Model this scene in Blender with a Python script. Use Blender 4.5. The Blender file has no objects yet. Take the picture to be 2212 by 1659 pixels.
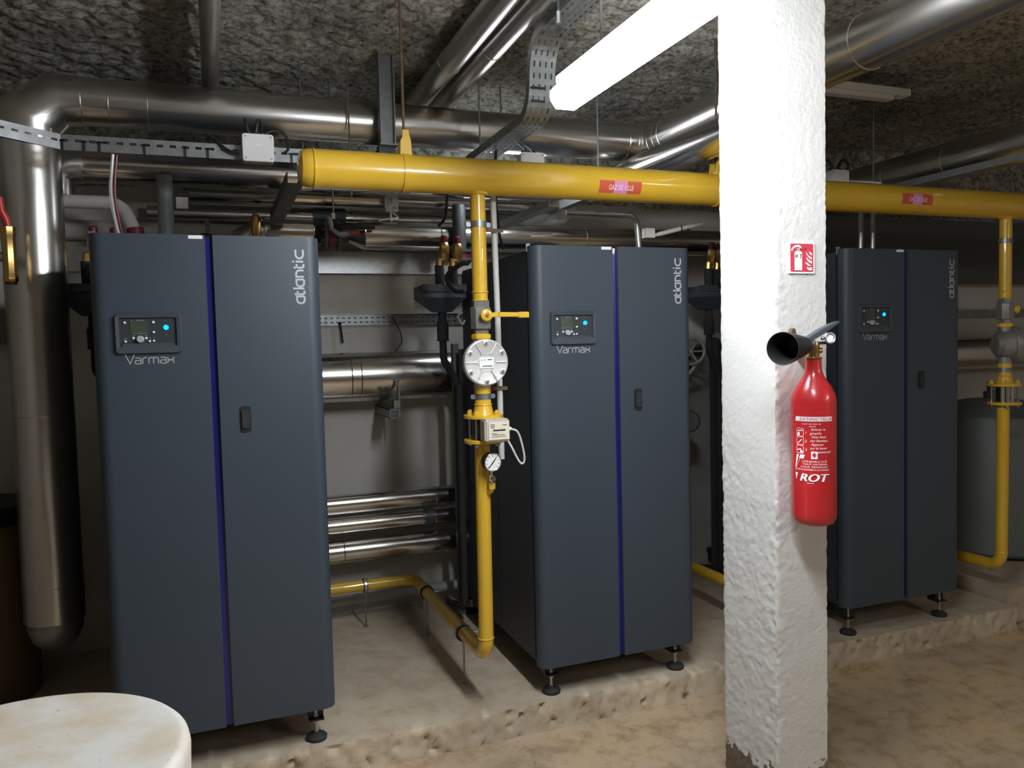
import bpy, bmesh, math, random
from mathutils import Vector, Matrix, noise
random.seed(7)
S = bpy.context.scene
COL = S.collection
PI = math.pi

# ---------------------------------------------------------------- camera
cam_d = bpy.data.cameras.new('camera'); cam = bpy.data.objects.new('camera', cam_d); COL.objects.link(cam)
yaw, pit, rol = .3624, .053, -.0252
cy_, sy_, cp_, sp_, cr_, sr_ = math.cos(yaw), math.sin(yaw), math.cos(pit), math.sin(pit), math.cos(rol), math.sin(rol)
fw = Vector((sy_*cp_, cy_*cp_, -sp_)); r0 = Vector((cy_, -sy_, 0)); u0 = r0.cross(fw)
e1 = cr_*r0 + sr_*u0; e2 = -sr_*r0 + cr_*u0
M = Matrix((e1, e2, -fw)).transposed().to_4x4(); M.translation = Vector((.3789, -2.95, 1.4994))
cam.matrix_world = M
cam_d.sensor_fit = 'HORIZONTAL'; cam_d.sensor_width = 36; cam_d.lens = 1691.9/2212*36
cam_d.clip_start = .02
S.camera = cam
# ---------------------------------------------------------------- world, lights, exposure
w = bpy.data.worlds.new('world'); S.world = w; w.use_nodes = True
w.node_tree.nodes['Background'].inputs[0].default_value = (.55, .62, .75, 1)
w.node_tree.nodes['Background'].inputs[1].default_value = .02
S.view_settings.view_transform = 'Standard'; S.view_settings.look = 'None'
S.view_settings.gamma = 1; S.view_settings.use_curve_mapping = False
S.view_settings.exposure = 0.0
LAMP = 125.0          # emission of the fluorescent diffusers

# ---------------------------------------------------------------- materials
def mat(name, col, rough=.5, metal=0., bump=0., bscale=200., var=0., vscale=6., col2=None, coat=0., emit=None, estr=0., spec=.5, detail=4., aniso=0., rvar=0.):
    m = bpy.data.materials.new(name); m.use_nodes = True
    nt = m.node_tree; b = nt.nodes['Principled BSDF']
    b.inputs['Base Color'].default_value = (*col, 1); b.inputs['Roughness'].default_value = rough
    b.inputs['Metallic'].default_value = metal; b.inputs['Coat Weight'].default_value = coat
    b.inputs['Specular IOR Level'].default_value = spec
    tc = nt.nodes.new('ShaderNodeTexCoord')
    if var or col2:
        n = nt.nodes.new('ShaderNodeTexNoise'); n.inputs['Scale'].default_value = vscale; n.inputs['Detail'].default_value = 6
        nt.links.new(tc.outputs['Object'], n.inputs['Vector'])
        r = nt.nodes.new('ShaderNodeValToRGB'); nt.links.new(n.outputs['Fac'], r.inputs[0])
        c2 = col2 or tuple(c*(1-var) for c in col)
        r.color_ramp.elements[0].position = .35; r.color_ramp.elements[0].color = (*c2, 1)
        r.color_ramp.elements[1].position = .65; r.color_ramp.elements[1].color = (*col, 1)
        nt.links.new(r.outputs[0], b.inputs['Base Color'])
    if rvar:
        n = nt.nodes.new('ShaderNodeTexNoise'); n.inputs['Scale'].default_value = 14; n.inputs['Detail'].default_value = 5
        nt.links.new(tc.outputs['Object'], n.inputs['Vector'])
        mr = nt.nodes.new('ShaderNodeMapRange'); mr.inputs[1].default_value = .3; mr.inputs[2].default_value = .7
        mr.inputs[3].default_value = max(.02, rough-rvar); mr.inputs[4].default_value = rough+rvar
        nt.links.new(n.outputs['Fac'], mr.inputs[0]); nt.links.new(mr.outputs[0], b.inputs['Roughness'])
    if bump:
        n = nt.nodes.new('ShaderNodeTexNoise'); n.inputs['Scale'].default_value = bscale; n.inputs['Detail'].default_value = detail
        nt.links.new(tc.outputs['Object'], n.inputs['Vector'])
        bp = nt.nodes.new('ShaderNodeBump'); bp.inputs['Strength'].default_value = bump; bp.inputs['Distance'].default_value = .01
        nt.links.new(n.outputs['Fac'], bp.inputs['Height']); nt.links.new(bp.outputs[0], b.inputs['Normal'])
    if emit:
        b.inputs['Emission Color'].default_value = (*emit, 1); b.inputs['Emission Strength'].default_value = estr
    return m
MT = {
 'steel': mat('stainless_jacket', (.66,.64,.61), .2, 1.),
 'steel2': mat('stainless_flue', (.68,.66,.63), .28, 1.),
 'galv': mat('galvanised_steel', (.33,.34,.345), .42, .8, var=.25, vscale=25),
 'zinc': mat('zinc_plate', (.55,.58,.6), .35, .9, var=.15, vscale=40),
 'dark_steel': mat('dark_steel', (.11,.12,.125), .5, .6),
 'chrome': mat('chrome', (.8,.8,.8), .12, 1.),
 'boiler': mat('boiler_powder_coat', (.042,.057,.076), .42, 0., bump=.12, bscale=900, spec=.5),
 'boiler_dark': mat('boiler_casing', (.030,.036,.047), .5),
 'blue': mat('blue_strip', (.008,.010,.14), .3, coat=.3),
 'letter': mat('silver_lettering', (.45,.48,.5), .4, .3),
 'black': mat('black_plastic', (.014,.014,.015), .45),
 'rubber': mat('black_rubber', (.022,.022,.023), .75),
 'panel': mat('panel_plastic', (.05,.062,.075), .4),
 'panel_in': mat('panel_face', (.035,.042,.05), .35),
 'lcd': mat('lcd_screen', (.055,.07,.045), .2),
 'white': mat('white_plastic', (.72,.72,.71), .45),
 'sticker': mat('white_sticker', (.8,.8,.8), .5),
 'led': mat('blue_indicator', (.0,.1,.6), .3, emit=(.0,.35,1.), estr=3.),
 'yellow': mat('yellow_gas_paint', (.70,.43,.03), .3, bump=.02, bscale=40, coat=.7, var=.06, vscale=8),
 'cast': mat('cast_aluminium', (.62,.62,.60), .45, .45, bump=.1, bscale=400),
 'cast2': mat('cast_grey', (.30,.29,.27), .5, .5, var=.2, vscale=30),
 'brass': mat('brass', (.55,.36,.13), .3, 1.),
 'beige': mat('beige_box', (.50,.46,.38), .45),
 'paper': mat('cream_label', (.72,.65,.52), .5),
 'ink': mat('black_ink', (.02,.02,.02), .5),
 'red': mat('red_paint', (.46,.018,.022), .3, coat=.4),
 'red_plastic': mat('red_plastic', (.5,.03,.02), .4),
 'sign_red': mat('sign_red', (.55,.03,.06), .45),
 'burgundy': mat('burgundy_fitting', (.16,.012,.03), .4),
 'tag_orange': mat('orange_red_tag', (.60,.10,.045), .45),
 'tag_pink': mat('pink_tag', (.72,.25,.50), .45),
 'wall': mat('painted_concrete', (.56,.54,.495), .85, bump=.15, bscale=60, var=.12, vscale=3),
 'wall_dark': mat('shade_darkened_wall', (.20,.175,.145), .9, bump=.2, bscale=40, var=.25, vscale=4),  # shade put into the wall colour, to keep bounced light low
 'pvc': mat('grey_pvc', (.38,.38,.36), .4),
 'conduit': mat('pale_conduit', (.60,.59,.56), .45),
 'lag': mat('black_insulation', (.025,.026,.028), .85, bump=.2, bscale=120),
 'tank': mat('tank_grey', (.16,.18,.18), .5),
 'rust': mat('rusty_plate', (.16,.10,.06), .6, .3, var=.3, vscale=80),
 'drum': mat('white_polythene', (.70,.69,.66), .5),
 'carton': mat('brown_carton', (.14,.09,.045), .85),
 'ceil_pipe': mat('primed_pipe', (.34,.33,.30), .35, .6),
 'lamp': mat('lamp_diffuser', (.9,.9,.9), .4, emit=(.90,.95,1.), estr=LAMP),
 'lamp_fill': mat('fill_diffuser', (.9,.9,.9), .4, emit=(1.,.95,.88), estr=LAMP*.5),  # emission of the added fill lamp
 'lamp3': mat('lamp_diffuser_small', (.9,.9,.9), .4, emit=(.90,.95,1.), estr=LAMP*.55),
 'hose': mat('clear_hose', (.42,.42,.40), .2, coat=.3),
}
def nodes_of(name, rough=.8):
    m = bpy.data.materials.new(name); m.use_nodes = True
    b = m.node_tree.nodes['Principled BSDF']; b.inputs['Roughness'].default_value = rough
    return m, m.node_tree, b
def N(nt, kind, **kw):
    n = nt.nodes.new(kind)
    for k, v in kw.items():
        n.inputs[k.replace('_', ' ')].default_value = v
    return n
def ramp(nt, src, stops):
    r = nt.nodes.new('ShaderNodeValToRGB'); nt.links.new(src, r.inputs[0])
    e = r.color_ramp.elements
    while len(e) < len(stops): e.new(.5)
    for k, (p, c) in zip(e, stops): k.position = p; k.color = (*c, 1)
    return r.outputs[0]
def mixc(nt, f, a, b, mode='MIX'):
    x = nt.nodes.new('ShaderNodeMix'); x.data_type = 'RGBA'; x.blend_type = mode
    for i, v in ((0, f), (6, a), (7, b)):
        if hasattr(v, 'links') or isinstance(v, bpy.types.NodeSocket): nt.links.new(v, x.inputs[i])
        else: x.inputs[i].default_value = v if i == 0 else (*v, 1)
    return x.outputs[2]
def floor_mat(name, a, b, c, stain, bump=.25):
    m, nt, bs = nodes_of(name, .62)
    tc = nt.nodes.new('ShaderNodeTexCoord')
    n1 = N(nt, 'ShaderNodeTexNoise', Scale=1.7, Detail=8., Roughness=.62); nt.links.new(tc.outputs['Object'], n1.inputs['Vector'])
    n2 = N(nt, 'ShaderNodeTexNoise', Scale=9., Detail=8., Roughness=.7); nt.links.new(tc.outputs['Object'], n2.inputs['Vector'])
    n3 = N(nt, 'ShaderNodeTexNoise', Scale=55., Detail=4.); nt.links.new(tc.outputs['Object'], n3.inputs['Vector'])
    base = ramp(nt, n1.outputs['Fac'], [(.3, a), (.5, b), (.7, c)])
    st = ramp(nt, n2.outputs['Fac'], [(.47, (0,0,0)), (.70, (.85,.85,.85))])
    col = mixc(nt, st, base, stain)
    sp = ramp(nt, n3.outputs['Fac'], [(.66, (0,0,0)), (.74, (.5,.5,.5))])
    col = mixc(nt, sp, col, tuple(x*.35 for x in stain))
    nt.links.new(col, bs.inputs['Base Color'])
    bp = nt.nodes.new('ShaderNodeBump'); bp.inputs['Strength'].default_value = bump; bp.inputs['Distance'].default_value = .01
    nt.links.new(n2.outputs['Fac'], bp.inputs['Height']); nt.links.new(bp.outputs[0], bs.inputs['Normal'])
    rr = ramp(nt, n1.outputs['Fac'], [(.3, (.45,)*3), (.7, (.75,)*3)]); nt.links.new(rr, bs.inputs['Roughness'])
    return m
MT['floor'] = floor_mat('worn_floor', (.30,.22,.14), (.47,.365,.25), (.56,.40,.22), (.26,.165,.08))
MT['pad'] = floor_mat('plinth_concrete', (.40,.33,.245), (.52,.44,.335), (.58,.48,.35), (.36,.26,.165))
def ceil_mat():
    m, nt, bs = nodes_of('sprayed_ceiling', .95)
    tc = nt.nodes.new('ShaderNodeTexCoord')
    n1 = N(nt, 'ShaderNodeTexNoise', Scale=34., Detail=7., Roughness=.72); nt.links.new(tc.outputs['Object'], n1.inputs['Vector'])
    n2 = N(nt, 'ShaderNodeTexNoise', Scale=2.2, Detail=4.); nt.links.new(tc.outputs['Object'], n2.inputs['Vector'])
    c = ramp(nt, n1.outputs['Fac'], [(.38, (.17,.16,.13)), (.50, (.53,.51,.44)), (.62, (.80,.77,.69))])  # hollows of the spray coloured dark, shade put into the colour
    d = ramp(nt, n2.outputs['Fac'], [(.35, (.55,.55,.55)), (.6, (1,1,1))])
    nt.links.new(mixc(nt, 1., c, d, 'MULTIPLY'), bs.inputs['Base Color'])
    bp = nt.nodes.new('ShaderNodeBump'); bp.inputs['Strength'].default_value = 1.; bp.inputs['Distance'].default_value = .02
    nt.links.new(n1.outputs['Fac'], bp.inputs['Height']); nt.links.new(bp.outputs[0], bs.inputs['Normal'])
    return m
MT['ceiling'] = ceil_mat()
def pillar_mat():
    m, nt, bs = nodes_of('white_pillar_paint', .6)
    tc = nt.nodes.new('ShaderNodeTexCoord'); sep = nt.nodes.new('ShaderNodeSeparateXYZ')
    nt.links.new(tc.outputs['Object'], sep.inputs[0])
    n1 = N(nt, 'ShaderNodeTexNoise', Scale=16., Detail=7., Roughness=.7); nt.links.new(tc.outputs['Object'], n1.inputs['Vector'])
    n2 = N(nt, 'ShaderNodeTexNoise', Scale=70., Detail=5.); nt.links.new(tc.outputs['Object'], n2.inputs['Vector'])
    # chipped paint low on the pillar
    mr = nt.nodes.new('ShaderNodeMapRange'); mr.inputs[1].default_value = .02; mr.inputs[2].default_value = .16
    mr.inputs[3].default_value = .30; mr.inputs[4].default_value = -.3
    nt.links.new(sep.outputs['Z'], mr.inputs[0])
    ad = nt.nodes.new('ShaderNodeMath'); ad.operation = 'ADD'; nt.links.new(mr.outputs[0], ad.inputs[0]); nt.links.new(n1.outputs['Fac'], ad.inputs[1])
    f = ramp(nt, ad.outputs[0], [(.60, (0,0,0)), (.63, (1,1,1))])
    f2 = ramp(nt, n2.outputs['Fac'], [(.70, (0,0,0)), (.76, (.6,.6,.6))])
    c = mixc(nt, f2, (.59,.58,.56), (.36,.32,.29))
    nt.links.new(mixc(nt, f, c, (.13,.10,.075)), bs.inputs['Base Color'])
    bp = nt.nodes.new('ShaderNodeBump'); bp.inputs['Strength'].default_value = .35; bp.inputs['Distance'].default_value = .006
    nt.links.new(n2.outputs['Fac'], bp.inputs['Height']); nt.links.new(bp.outputs[0], bs.inputs['Normal'])
    return m
MT['pillar'] = pillar_mat()
def lid_mat():
    m, nt, bs = nodes_of('stained_polythene', .45)
    tc = nt.nodes.new('ShaderNodeTexCoord')
    n1 = N(nt, 'ShaderNodeTexNoise', Scale=4.5, Detail=6., Roughness=.6); nt.links.new(tc.outputs['Object'], n1.inputs['Vector'])
    n2 = N(nt, 'ShaderNodeTexNoise', Scale=45., Detail=5.); nt.links.new(tc.outputs['Object'], n2.inputs['Vector'])
    c = ramp(nt, n1.outputs['Fac'], [(.42, (.66,.64,.60)), (.60, (.58,.50,.38)), (.72, (.50,.38,.22))])
    f = ramp(nt, n2.outputs['Fac'], [(.69, (0,0,0)), (.76, (.8,.8,.8))])
    nt.links.new(mixc(nt, f, c, (.16,.12,.08)), bs.inputs['Base Color'])
    return m
MT['lid'] = lid_mat()

# ---------------------------------------------------------------- mesh helpers
WLOC = {}
def link(o, parent=None):
    COL.objects.link(o)
    if parent is not None: o.parent = parent
    return o
def V(*a): return Vector(a)
def basis(d):
    d = d.normalized(); a = V(0,0,1) if abs(d.z) < .9 else V(1,0,0)
    u = a.cross(d).normalized(); return u, d.cross(u)
class MB:
    def __init__(s): s.v = []; s.f = []
    def add(s, vs, fs):
        o = len(s.v); s.v += [Vector(x) for x in vs]; s.f += [tuple(i+o for i in f) for f in fs]; return s
    def box(s, x0, x1, y0, y1, z0, z1):
        return s.add([(x0,y0,z0),(x1,y0,z0),(x1,y1,z0),(x0,y1,z0),(x0,y0,z1),(x1,y0,z1),(x1,y1,z1),(x0,y1,z1)],
                     [(0,3,2,1),(4,5,6,7),(0,1,5,4),(1,2,6,5),(2,3,7,6),(3,0,4,7)])
    def prism(s, poly, axis, a, b):           # closed 2D polygon swept along an axis; poly order (u,v)
        def P(u, v, t): return {'x':(t,u,v), 'y':(u,t,v), 'z':(u,v,t)}[axis]
        n = len(poly); vs = [P(u,v,a) for u,v in poly]+[P(u,v,b) for u,v in poly]
        return s.add(vs, [tuple(range(n))[::-1], tuple(range(n,2*n))]+[(i,(i+1)%n,n+(i+1)%n,n+i) for i in range(n)])
    def tube(s, path, r, seg=20, cap=True, closed=False):
        P = [Vector(p) for p in path]; n = len(P)
        R = r if isinstance(r, (list,tuple)) else [r]*n
        u, v = basis(P[1]-P[0]); rings = []
        for i in range(n):
            a = (P[i]-P[i-1]).normalized() if i or closed else (P[1]-P[0]).normalized()
            b = (P[(i+1)%n]-P[i]).normalized() if i < n-1 or closed else a
            if i:                                    # carry the frame along
                pa = (P[i]-P[i-1]).normalized()
                u = (u-pa*u.dot(pa)).normalized(); v = pa.cross(u)
            nn = (a+b).normalized(); ring = []
            for k in range(seg):
                t = 2*PI*k/seg; q = (u*math.cos(t)+v*math.sin(t))*R[i]
                dn = a.dot(nn)
                if abs(dn) > .2: q = q - a*(q.dot(nn)/dn)
                ring.append(P[i]+q)
            rings.append(ring)
        vs = [p for rg in rings for p in rg]; fs = []
        m = n if closed else n-1
        for i in range(m):
            j = (i+1) % n
            for k in range(seg):
                k2 = (k+1) % seg; fs.append((i*seg+k, i*seg+k2, j*seg+k2, j*seg+k))
        if cap and not closed: fs += [tuple(range(seg))[::-1], tuple((n-1)*seg+k for k in range(seg))]
        return s.add(vs, fs)
    def lathe(s, base, axis, prof, seg=32):       # prof: (distance along axis, radius)
        b = Vector(base); d = Vector(axis).normalized(); u, v = basis(d); vs = []; fs = []
        for t, r in prof:
            for k in range(seg):
                a = 2*PI*k/seg; vs.append(b+d*t+(u*math.cos(a)+v*math.sin(a))*max(r,1e-5))
        for i in range(len(prof)-1):
            for k in range(seg):
                k2 = (k+1)%seg; fs.append((i*seg+k, i*seg+k2, (i+1)*seg+k2, (i+1)*seg+k))
        fs += [tuple(range(seg))[::-1], tuple((len(prof)-1)*seg+k for k in range(seg))]
        return s.add(vs, fs)
    def ring(s, c, axis, R, r, seg=28, rs=10):
        d = Vector(axis).normalized(); u, v = basis(d); c = Vector(c)
        return s.tube([c+(u*math.cos(2*PI*k/seg)+v*math.sin(2*PI*k/seg))*R for k in range(seg)], r, rs, closed=True)
    def build(s, name, m, parent=None, bevel=0., smooth=True, ang=35, solid=0.):
        o0 = WLOC.get(parent.name, Vector()) if parent is not None else Vector()
        me = bpy.data.meshes.new(name)
        me.from_pydata([p-o0 for p in s.v], [], s.f)
        if bevel:
            bm = bmesh.new(); bm.from_mesh(me)
            bmesh.ops.remove_doubles(bm, verts=bm.verts, dist=1e-6)
            ed = [e for e in bm.edges if len(e.link_faces) == 2 and e.calc_face_angle(0) > .6]
            bmesh.ops.bevel(bm, geom=ed, offset=bevel, segments=2, affect='EDGES', clamp_overlap=True)
            bm.to_mesh(me); bm.free()
        if smooth:
            me.polygons.foreach_set('use_smooth', [True]*len(me.polygons)); me.set_sharp_from_angle(angle=math.radians(ang))
        me.update()
        me.materials.append(MT[m] if isinstance(m, str) else m)
        o = link(bpy.data.objects.new(name, me), parent)
        if parent is not None: WLOC[o.name] = o0
        if solid:
            md = o.modifiers.new('thickness', 'SOLIDIFY'); md.thickness = solid; md.offset = 0
        return o
def tag(o, label, cat=None, group=None, kind=None):
    o['label'] = label
    if cat: o['category'] = cat
    if group: o['group'] = group
    if kind: o['kind'] = kind
    return o
def thing(name, loc, label, cat, group=None):
    o = bpy.data.objects.new(name, None); o.empty_display_size = .1; link(o); o.location = loc
    WLOC[o.name] = Vector(loc); return tag(o, label, cat, group)
def copy_tree(o, parent=None):
    c = o.copy(); COL.objects.link(c)
    if parent is not None: c.parent = parent
    for ch in list(o.children): copy_tree(ch, c)
    return c
def struct(o, label=None):
    o['kind'] = 'structure'
    if label: o['label'] = label
    return o
def arcpath(pts, R, n=6):
    P = [Vector(p) for p in pts]; out = [P[0]]
    for i in range(1, len(P)-1):
        a = (P[i-1]-P[i]).normalized(); b = (P[i+1]-P[i]).normalized()
        th = a.angle(b)
        if th > PI-.02: out.append(P[i]); continue
        t = R/math.tan(th/2); t = min(t, (P[i-1]-P[i]).length*.49 if i > 1 else (P[i-1]-P[i]).length*.95, (P[i+1]-P[i]).length*.95)
        Rr = t*math.tan(th/2); c = P[i]+(a+b).normalized()*(Rr/math.sin(th/2))
        p0 = P[i]+a*t; p1 = P[i]+b*t; ax = (p0-c).cross(p1-c).normalized(); ang = (p0-c).angle(p1-c)
        for k in range(n+1):
            out.append(c+Matrix.Rotation(ang*k/n, 3, ax) @ (p0-c))
    out.append(P[-1]); return out
def spline(pts, n=8):
    P = [Vector(p) for p in pts]; P = [P[0]*2-P[1]]+P+[P[-1]*2-P[-2]]; out = []
    for i in range(1, len(P)-2):
        for k in range(n):
            t = k/n; a, b, c, d = P[i-1], P[i], P[i+1], P[i+2]
            out.append(.5*((2*b)+(c-a)*t+(2*a-5*b+4*c-d)*t*t+(3*b-a-3*c+d)*t**3))
    out.append(P[-2]); return out
def rrect(x0, x1, y0, y1, r, n=5):
    o = []
    for cx, cy, a0 in ((x1-r,y1-r,0),(x0+r,y1-r,90),(x0+r,y0+r,180),(x1-r,y0+r,270)):
        for k in range(n+1):
            a = math.radians(a0+90*k/n); o.append((cx+r*math.cos(a), cy+r*math.sin(a)))
    return o
def text_poly(txt, size, align='LEFT', shear=0.):
    c = bpy.data.curves.new('txt', 'FONT'); c.body = txt; c.size = size; c.align_x = align; c.shear = shear
    c.resolution_u = 3
    o = bpy.data.objects.new('txt', c); me = o.to_mesh()
    vs = [(v.co.x, v.co.y) for v in me.vertices]; fs = [tuple(p.vertices) for p in me.polygons]
    o.to_mesh_clear(); bpy.data.objects.remove(o); bpy.data.curves.remove(c)
    return vs, fs
def flat_text(name, txt, size, m, parent, place, align='LEFT', shear=0., width=None):
    vs, fs = text_poly(txt, size, align, shear)
    if width:
        w0 = max(v[0] for v in vs)-min(v[0] for v in vs); vs = [(x*width/w0, y) for x, y in vs]
    return MB().add([place(x, y) for x, y in vs], fs).build(name, m, parent, smooth=False)
# stroke lettering: polylines of constant width
def stroke_polys(lines, wd, place, mb=None):
    mb = mb or MB()
    for ln in lines:
        P = [Vector((x, y, 0)) for x, y in ln]; L = []; R = []
        for i, p in enumerate(P):
            a = (P[i]-P[i-1]).normalized() if i else (P[1]-P[0]).normalized()
            b = (P[i+1]-P[i]).normalized() if i < len(P)-1 else a
            t = (a+b); t = t.normalized() if t.length > 1e-4 else a
            nrm = Vector((-t.y, t.x, 0)); k = wd/2/max(.5, abs(nrm.dot(Vector((-a.y, a.x, 0)))))
            L.append(p+nrm*k); R.append(p-nrm*k)
        n = len(P)
        mb.add([place(q.x, q.y) for q in L+R], [(i, i+1, n+i+1, n+i) for i in range(n-1)])
    return mb
def arc(cx, cy, rx, ry, a0, a1, n=10):
    return [(cx+rx*math.cos(math.radians(a0+(a1-a0)*k/n)), cy+ry*math.sin(math.radians(a0+(a1-a0)*k/n))) for k in range(n+1)]

# ================================================================ the setting
ZF, ZC = -.12, 2.80
XL, XR, YF_, YB = -1.25, 8.0, -5.2, 1.45
def floor_obj():
    mb = MB(); nx, ny = 90, 60; x0, x1, y0, y1 = XL-.1, XR+.1, YF_-.1, YB+.1
    for j in range(ny+1):
        for i in range(nx+1):
            x = x0+(x1-x0)*i/nx; y = y0+(y1-y0)*j/ny
            mb.v.append(V(x, y, ZF+.004*noise.noise((x*2.3, y*2.3, 3.))))
    mb.f = [(j*(nx+1)+i, j*(nx+1)+i+1, (j+1)*(nx+1)+i+1, (j+1)*(nx+1)+i) for j in range(ny) for i in range(nx)]
    return mb.build('floor', 'floor')
struct(floor_obj(), 'brown worn concrete floor with ochre stains')
def ceiling_obj():
    mb = MB(); st = .022; nx = int((XR-XL+.2)/st); ny = int((YB-YF_+.2)/st)
    for j in range(ny+1):
        for i in range(nx+1):
            x = XL-.1+i*st; y = YF_-.1+j*st
            d = noise.fractal((x*15, y*16, 1.), .55, 2.1, 4)*.018+noise.noise((x*2, y*2, 9.))*.014
            mb.v.append(V(x, y, ZC+d))
    mb.f = [(j*(nx+1)+i, (j+1)*(nx+1)+i, (j+1)*(nx+1)+i+1, j*(nx+1)+i+1) for j in range(ny) for i in range(nx)]
    return mb.build('ceiling', 'ceiling', ang=180)
struct(ceiling_obj(), 'rough grey sprayed insulation ceiling')
struct(MB().box(XL-.1, XR+.1, YB, YB+.15, ZF-.05, ZC+.1).build('wall_back', 'wall', smooth=False), 'pale grey painted concrete wall behind the boilers')
struct(MB().box(XL-.15, XL, YF_-.1, YB, ZF-.05, ZC+.1).build('wall_left', 'wall_dark', smooth=False), 'concrete wall at the left, coloured darker to deepen the shade there')
struct(MB().box(XR, XR+.15, YF_-.1, YB, ZF-.05, ZC+.1).build('wall_right', 'wall', smooth=False), 'pale grey painted concrete wall at the right')
struct(MB().box(XL-.1, XR+.1, YF_-.15, YF_, ZF-.05, ZC+.1).build('wall_front', 'wall_dark', smooth=False), 'concrete wall behind the viewer, coloured darker to cut bounced light')
def spray_band(name, p0, p1, nrm, z0, label):
    p0, p1, nrm = Vector(p0), Vector(p1), Vector(nrm); L = (p1-p0).length; nx = int(L/.03); nz = 18; mb = MB()
    for j in range(nz+1):
        for i in range(nx+1):
            p = p0+(p1-p0)*(i/nx); z = z0+(ZC+.03-z0)*j/nz
            d = .02+noise.fractal((p.x*11+p.y*9, z*14, 5.), .6, 2.1, 4)*.018
            if j == 0: d = 0
            q = p+nrm*d; mb.v.append(V(q.x, q.y, z+(.03*noise.noise((p.x*5, p.y*5, 2.)) if j < 2 else 0)))
    mb.f = [(j*(nx+1)+i, j*(nx+1)+i+1, (j+1)*(nx+1)+i+1, (j+1)*(nx+1)+i) for j in range(nz) for i in range(nx)]
    return struct(mb.build(name, 'ceiling', ang=180), label)
spray_band('trim_1', (XL,YB,0), (XR,YB,0), (0,-1,0), 2.33, 'rough sprayed insulation on the upper back wall')
spray_band('trim_2', (XL,YF_,0), (XL,YB,0), (1,0,0), 2.33, 'rough sprayed insulation on the upper left wall')
def plinth():
    mb = MB(); x0, x1 = -.75, 4.38; n = 420; rows = 9; yF = -.018
    # front face with crumbled edge, then the top
    for j in range(rows):
        for i in range(n+1):
            x = x0+(x1-x0)*i/n; t = j/(rows-1); z = ZF-.01+t*(0-ZF+.01)
            d = noise.fractal((x*14, z*22, 2.), .8, 2., 4)*.008
            pit_ = max(0, noise.noise((x*26, z*45, 7.))-.28)*.07
            edge = (.002+.014*max(0, noise.noise((x*9, 0, 4.)))) if j == rows-1 else 0
            mb.v.append(V(x, yF+d+pit_+edge+t*.006, z-(.006*noise.noise((x*16, 1, 1.))**2 if j == rows-1 else 0)))
    for i in range(n+1): mb.v.append(V(x0+(x1-x0)*i/n, .06, 0))
    for i in range(n+1): mb.v.append(V(x0+(x1-x0)*i/n, YB, 0))
    w = n+1
    mb.f = [(j*w+i, j*w+i+1, (j+1)*w+i+1, (j+1)*w+i) for j in range(rows+1) for i in range(n)]
    mb.add([(x1,yF+.01,ZF-.01),(x1,YB,ZF-.01),(x1,YB,0),(x1,yF+.02,0)], [(0,1,2,3)])
    mb.add([(x0,yF+.01,ZF-.01),(x0,YB,ZF-.01),(x0,YB,0),(x0,yF+.02,0)], [(3,2,1,0)])
    return mb.build('concrete_plinth', 'pad', ang=60)
struct(plinth(), 'low beige concrete plinth with crumbled edge under the boilers')
struct(MB().box(4.40, 6.2, .05, YB, ZF, .075).build('tank_plinth', 'pad', bevel=.006), 'small concrete plinth under the grey tank')
def pillar():
    X0, X1, Y0, Y1 = 2.037, 2.243, -.93, -.645; st = .0085
    per = []
    def side(a, b, nrm):
        L = (b-a).length; n = int(L/st)
        for k in range(n): per.append((a+(b-a)*k/n, nrm, min(k, n-k)*st))
    side(V(X0,Y0,0), V(X1,Y0,0), V(0,-1,0)); side(V(X1,Y0,0), V(X1,Y1,0), V(1,0,0))
    side(V(X1,Y1,0), V(X0,Y1,0), V(0,1,0)); side(V(X0,Y1,0), V(X0,Y0,0), V(-1,0,0))
    zs = [ZF-.01+(ZC+.03-ZF)*k/330 for k in range(331)]; n = len(per); mb = MB()
    for z in zs:
        for p, nr, e in per:
            q = (p.x*30, p.y*30, z*30)
            d = noise.noise((p.x*6, p.y*6, z*9))*.0015
            # coarse render low on the left face and along the front-left arris
            arris = math.exp(-(((p.x-X0)**2+(p.y-Y0)**2)**.5/.03)**2)
            low = max(0., min(1., (1.02-z-(p.y-Y0)*-1.2)/.25)) if nr.x < -.5 else 0.
            if nr.y < -.5: low = .08
            d += noise.fractal((q[0]*2.2, q[1]*2.2, q[2]*2.2), .6, 2., 3)*(.0005+.0024*low+.0024*arris)
            pk = noise.noise((p.x*55, p.y*55, z*70)); d -= max(0, pk-.45)*.010
            if e < .004: d -= .003+.003*noise.noise((p.x*20, p.y*20, z*60))
            mb.v.append(V(p.x+nr.x*d, p.y+nr.y*d, z))
    mb.f = [(j*n+i, j*n+(i+1)%n, (j+1)*n+(i+1)%n, (j+1)*n+i) for j in range(330) for i in range(n)]
    return mb.build('pillar', 'pillar', ang=60)
struct(pillar(), 'white painted rough concrete pillar')

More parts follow.
